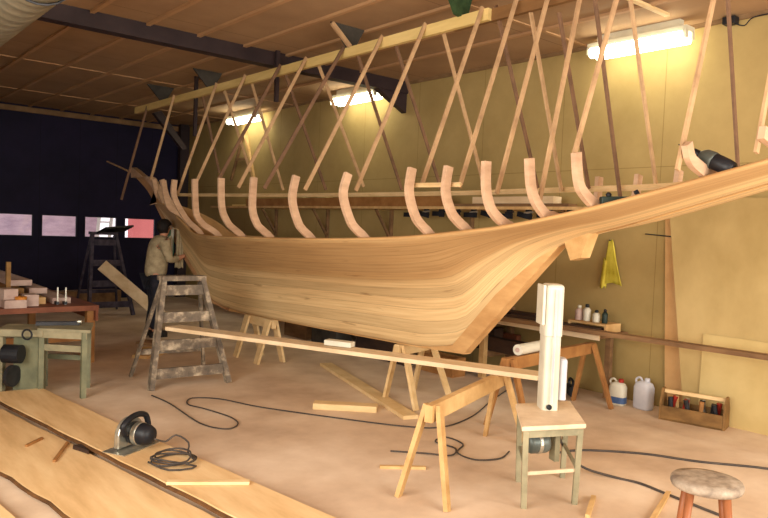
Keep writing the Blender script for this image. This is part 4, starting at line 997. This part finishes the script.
obj('motor_body', B().lathe([(.06, 0), (.078, .01), (.080, .06), (.074, .14), (.058, .175), (.02, .185)], q(0, .006, .09), 20, r_), M['black'], cs, smooth=True)
obj('motor_band', B().lathe([(.0805, .05), (.083, .055), (.083, .085), (.078, .09)], q(0, .006, .09), 20, r_), M['steel'], cs)
obj('handle', B().tube(spline([q(-.09, .04, .10), q(-.12, .05, .16), q(-.03, .05, .20), q(.06, .05, .185), q(.09, .05, .12)], 5), .021, 10), M['black'], cs, smooth=True)
obj('front_knob', B().lathe([(.016, 0), (.026, .02), (.028, .045), (.01, .06)], q(.11, .03, .03), 12), M['black'], cs, smooth=True)
# cords
def cord(pts, r, label, mt='cord', name='electric_lead', k=6):
    return tag(obj(name, B().tube(spline(pts, k), r, 7), M[mt], None, smooth=True), label, 'cord')
z0 = .009
g = [(2.66, 6.50), (2.68, 6.11), (2.63, 5.4), (2.73, 5.13), (2.88, 5.2), (2.93, 5.43), (2.87, 5.78), (2.81, 6.02), (2.94, 6.21), (3.15, 6.04), (3.32, 5.59), (3.67, 4.97), (4.02, 4.42), (4.3, 4.2), (4.8, 4.3), (5.45, 4.62), (6.1, 4.9)]
cord([(x, y, z0) for x, y in g], .0062, 'long dark cord looping over the floor from stepladder to low rack')
g = [(3.86, 2.72, .5), (3.99, 2.78, .42), (4.14, 2.86, .24), (4.35, 2.83, .05), (4.46, 2.62, z0), (4.50, 2.45, z0), (4.46, 2.2, z0), (4.4, 1.7, z0), (4.5, 1.2, z0)]
cord(g, .009, 'dark cord falling from the saw stand to the floor behind stool')
cord([(x, y, z0) for x, y in [(4.55, 3.2), (4.81, 3.12), (5.14, 2.80), (5.34, 2.44), (5.63, 2.06), (5.8, 1.6)]], .009, 'dark cord crossing the floor from the stand to the right edge')
cord([(x, y, z0+.004*(i % 3)) for i, (x, y) in enumerate([(3.5, 3.95), (3.68, 3.75), (3.80, 3.60), (3.97, 3.72), (3.95, 3.92), (4.10, 3.95), (4.10, 3.76), (3.90, 3.63), (3.88, 3.43), (4.08, 3.36), (4.26, 3.42)])], .0065, 'tangled dark cord on the floor under the front sawhorse')
pts = [c+r_*.21+V((0, 0, .09)), V((2.05, 4.74, .12)), V((2.12, 4.72, .16)), V((2.16, 4.60, .13)), V((2.12, 4.52, .085))]
for k in range(40):
    a = -.3+2*PI*k/11
    rr = .13+.02*math.sin(k*1.3)
    pts.append(V((1.98+rr*math.cos(a), 4.44+rr*1.05*math.sin(a), .079+.0010*k)))
pts += [V((2.05, 4.24, .085)), V((1.88, 4.28, .08)), V((1.83, 4.50, .08))]
cord(pts, .0065, 'coiled saw cord lying on the slab beside the circular saw', k=3)

# ------------------------------------------------------------------ light
w = bpy.data.worlds.new('sky'); scn.world = w; w.use_nodes = True
nt = w.node_tree; bg = nt.nodes['Background']; bg.inputs[0].default_value = (0.96, 0.86, 0.92, 1); bg.inputs[1].default_value = 1.5
def area(name, loc, rot, sx_, sy_, e, col):
    l = bpy.data.lights.new(name, 'AREA'); l.shape = 'RECTANGLE'; l.size = sx_; l.size_y = sy_; l.energy = e; l.color = col
    o = bpy.data.objects.new(name, l); COL.objects.link(o); o.location = loc; o.rotation_euler = rot; return o
# daylight through the big window behind the viewer
area('window_daylight', ((BW[0]+BW[1])/2, YB+.06, (BW[2]+BW[3])/2), (PI/2, 0, 0), BW[1]-BW[0], BW[3]-BW[2], 400, (1.0, .945, .82))
area('window_daylight', (XL+.06, (LW[0]+LW[1])/2, (LW[2]+LW[3])/2), (PI/2, 0, -PI/2), LW[1]-LW[0], LW[3]-LW[2], 430, (1.0, .945, .82))

# ------------------------------------------------------------------ camera
cam = bpy.data.cameras.new('camera'); co = bpy.data.objects.new('camera', cam); COL.objects.link(co); scn.camera = co
cam.sensor_fit = 'HORIZONTAL'; cam.sensor_width = 36.0; cam.lens = 36.0*700/768; cam.clip_start = .05; cam.clip_end = 200
Rw = ((0.762, 0.003, 0.647), (-0.646, -0.059, 0.761), (0.040, -0.998, -0.043))   # rows: world axes in view axes (right, down, forward)
mx = Matrix(((Rw[0][0], -Rw[0][1], -Rw[0][2]), (Rw[1][0], -Rw[1][1], -Rw[1][2]), (Rw[2][0], -Rw[2][1], -Rw[2][2])))
co.matrix_world = Matrix.Translation((0, 0, 1.7)) @ mx.to_4x4()

vs = scn.view_settings
scn.display_settings.display_device = 'sRGB'
vs.view_transform = 'Standard'; vs.look = 'None'; vs.gamma = 1.0; vs.exposure = 0.06; vs.use_curve_mapping = False
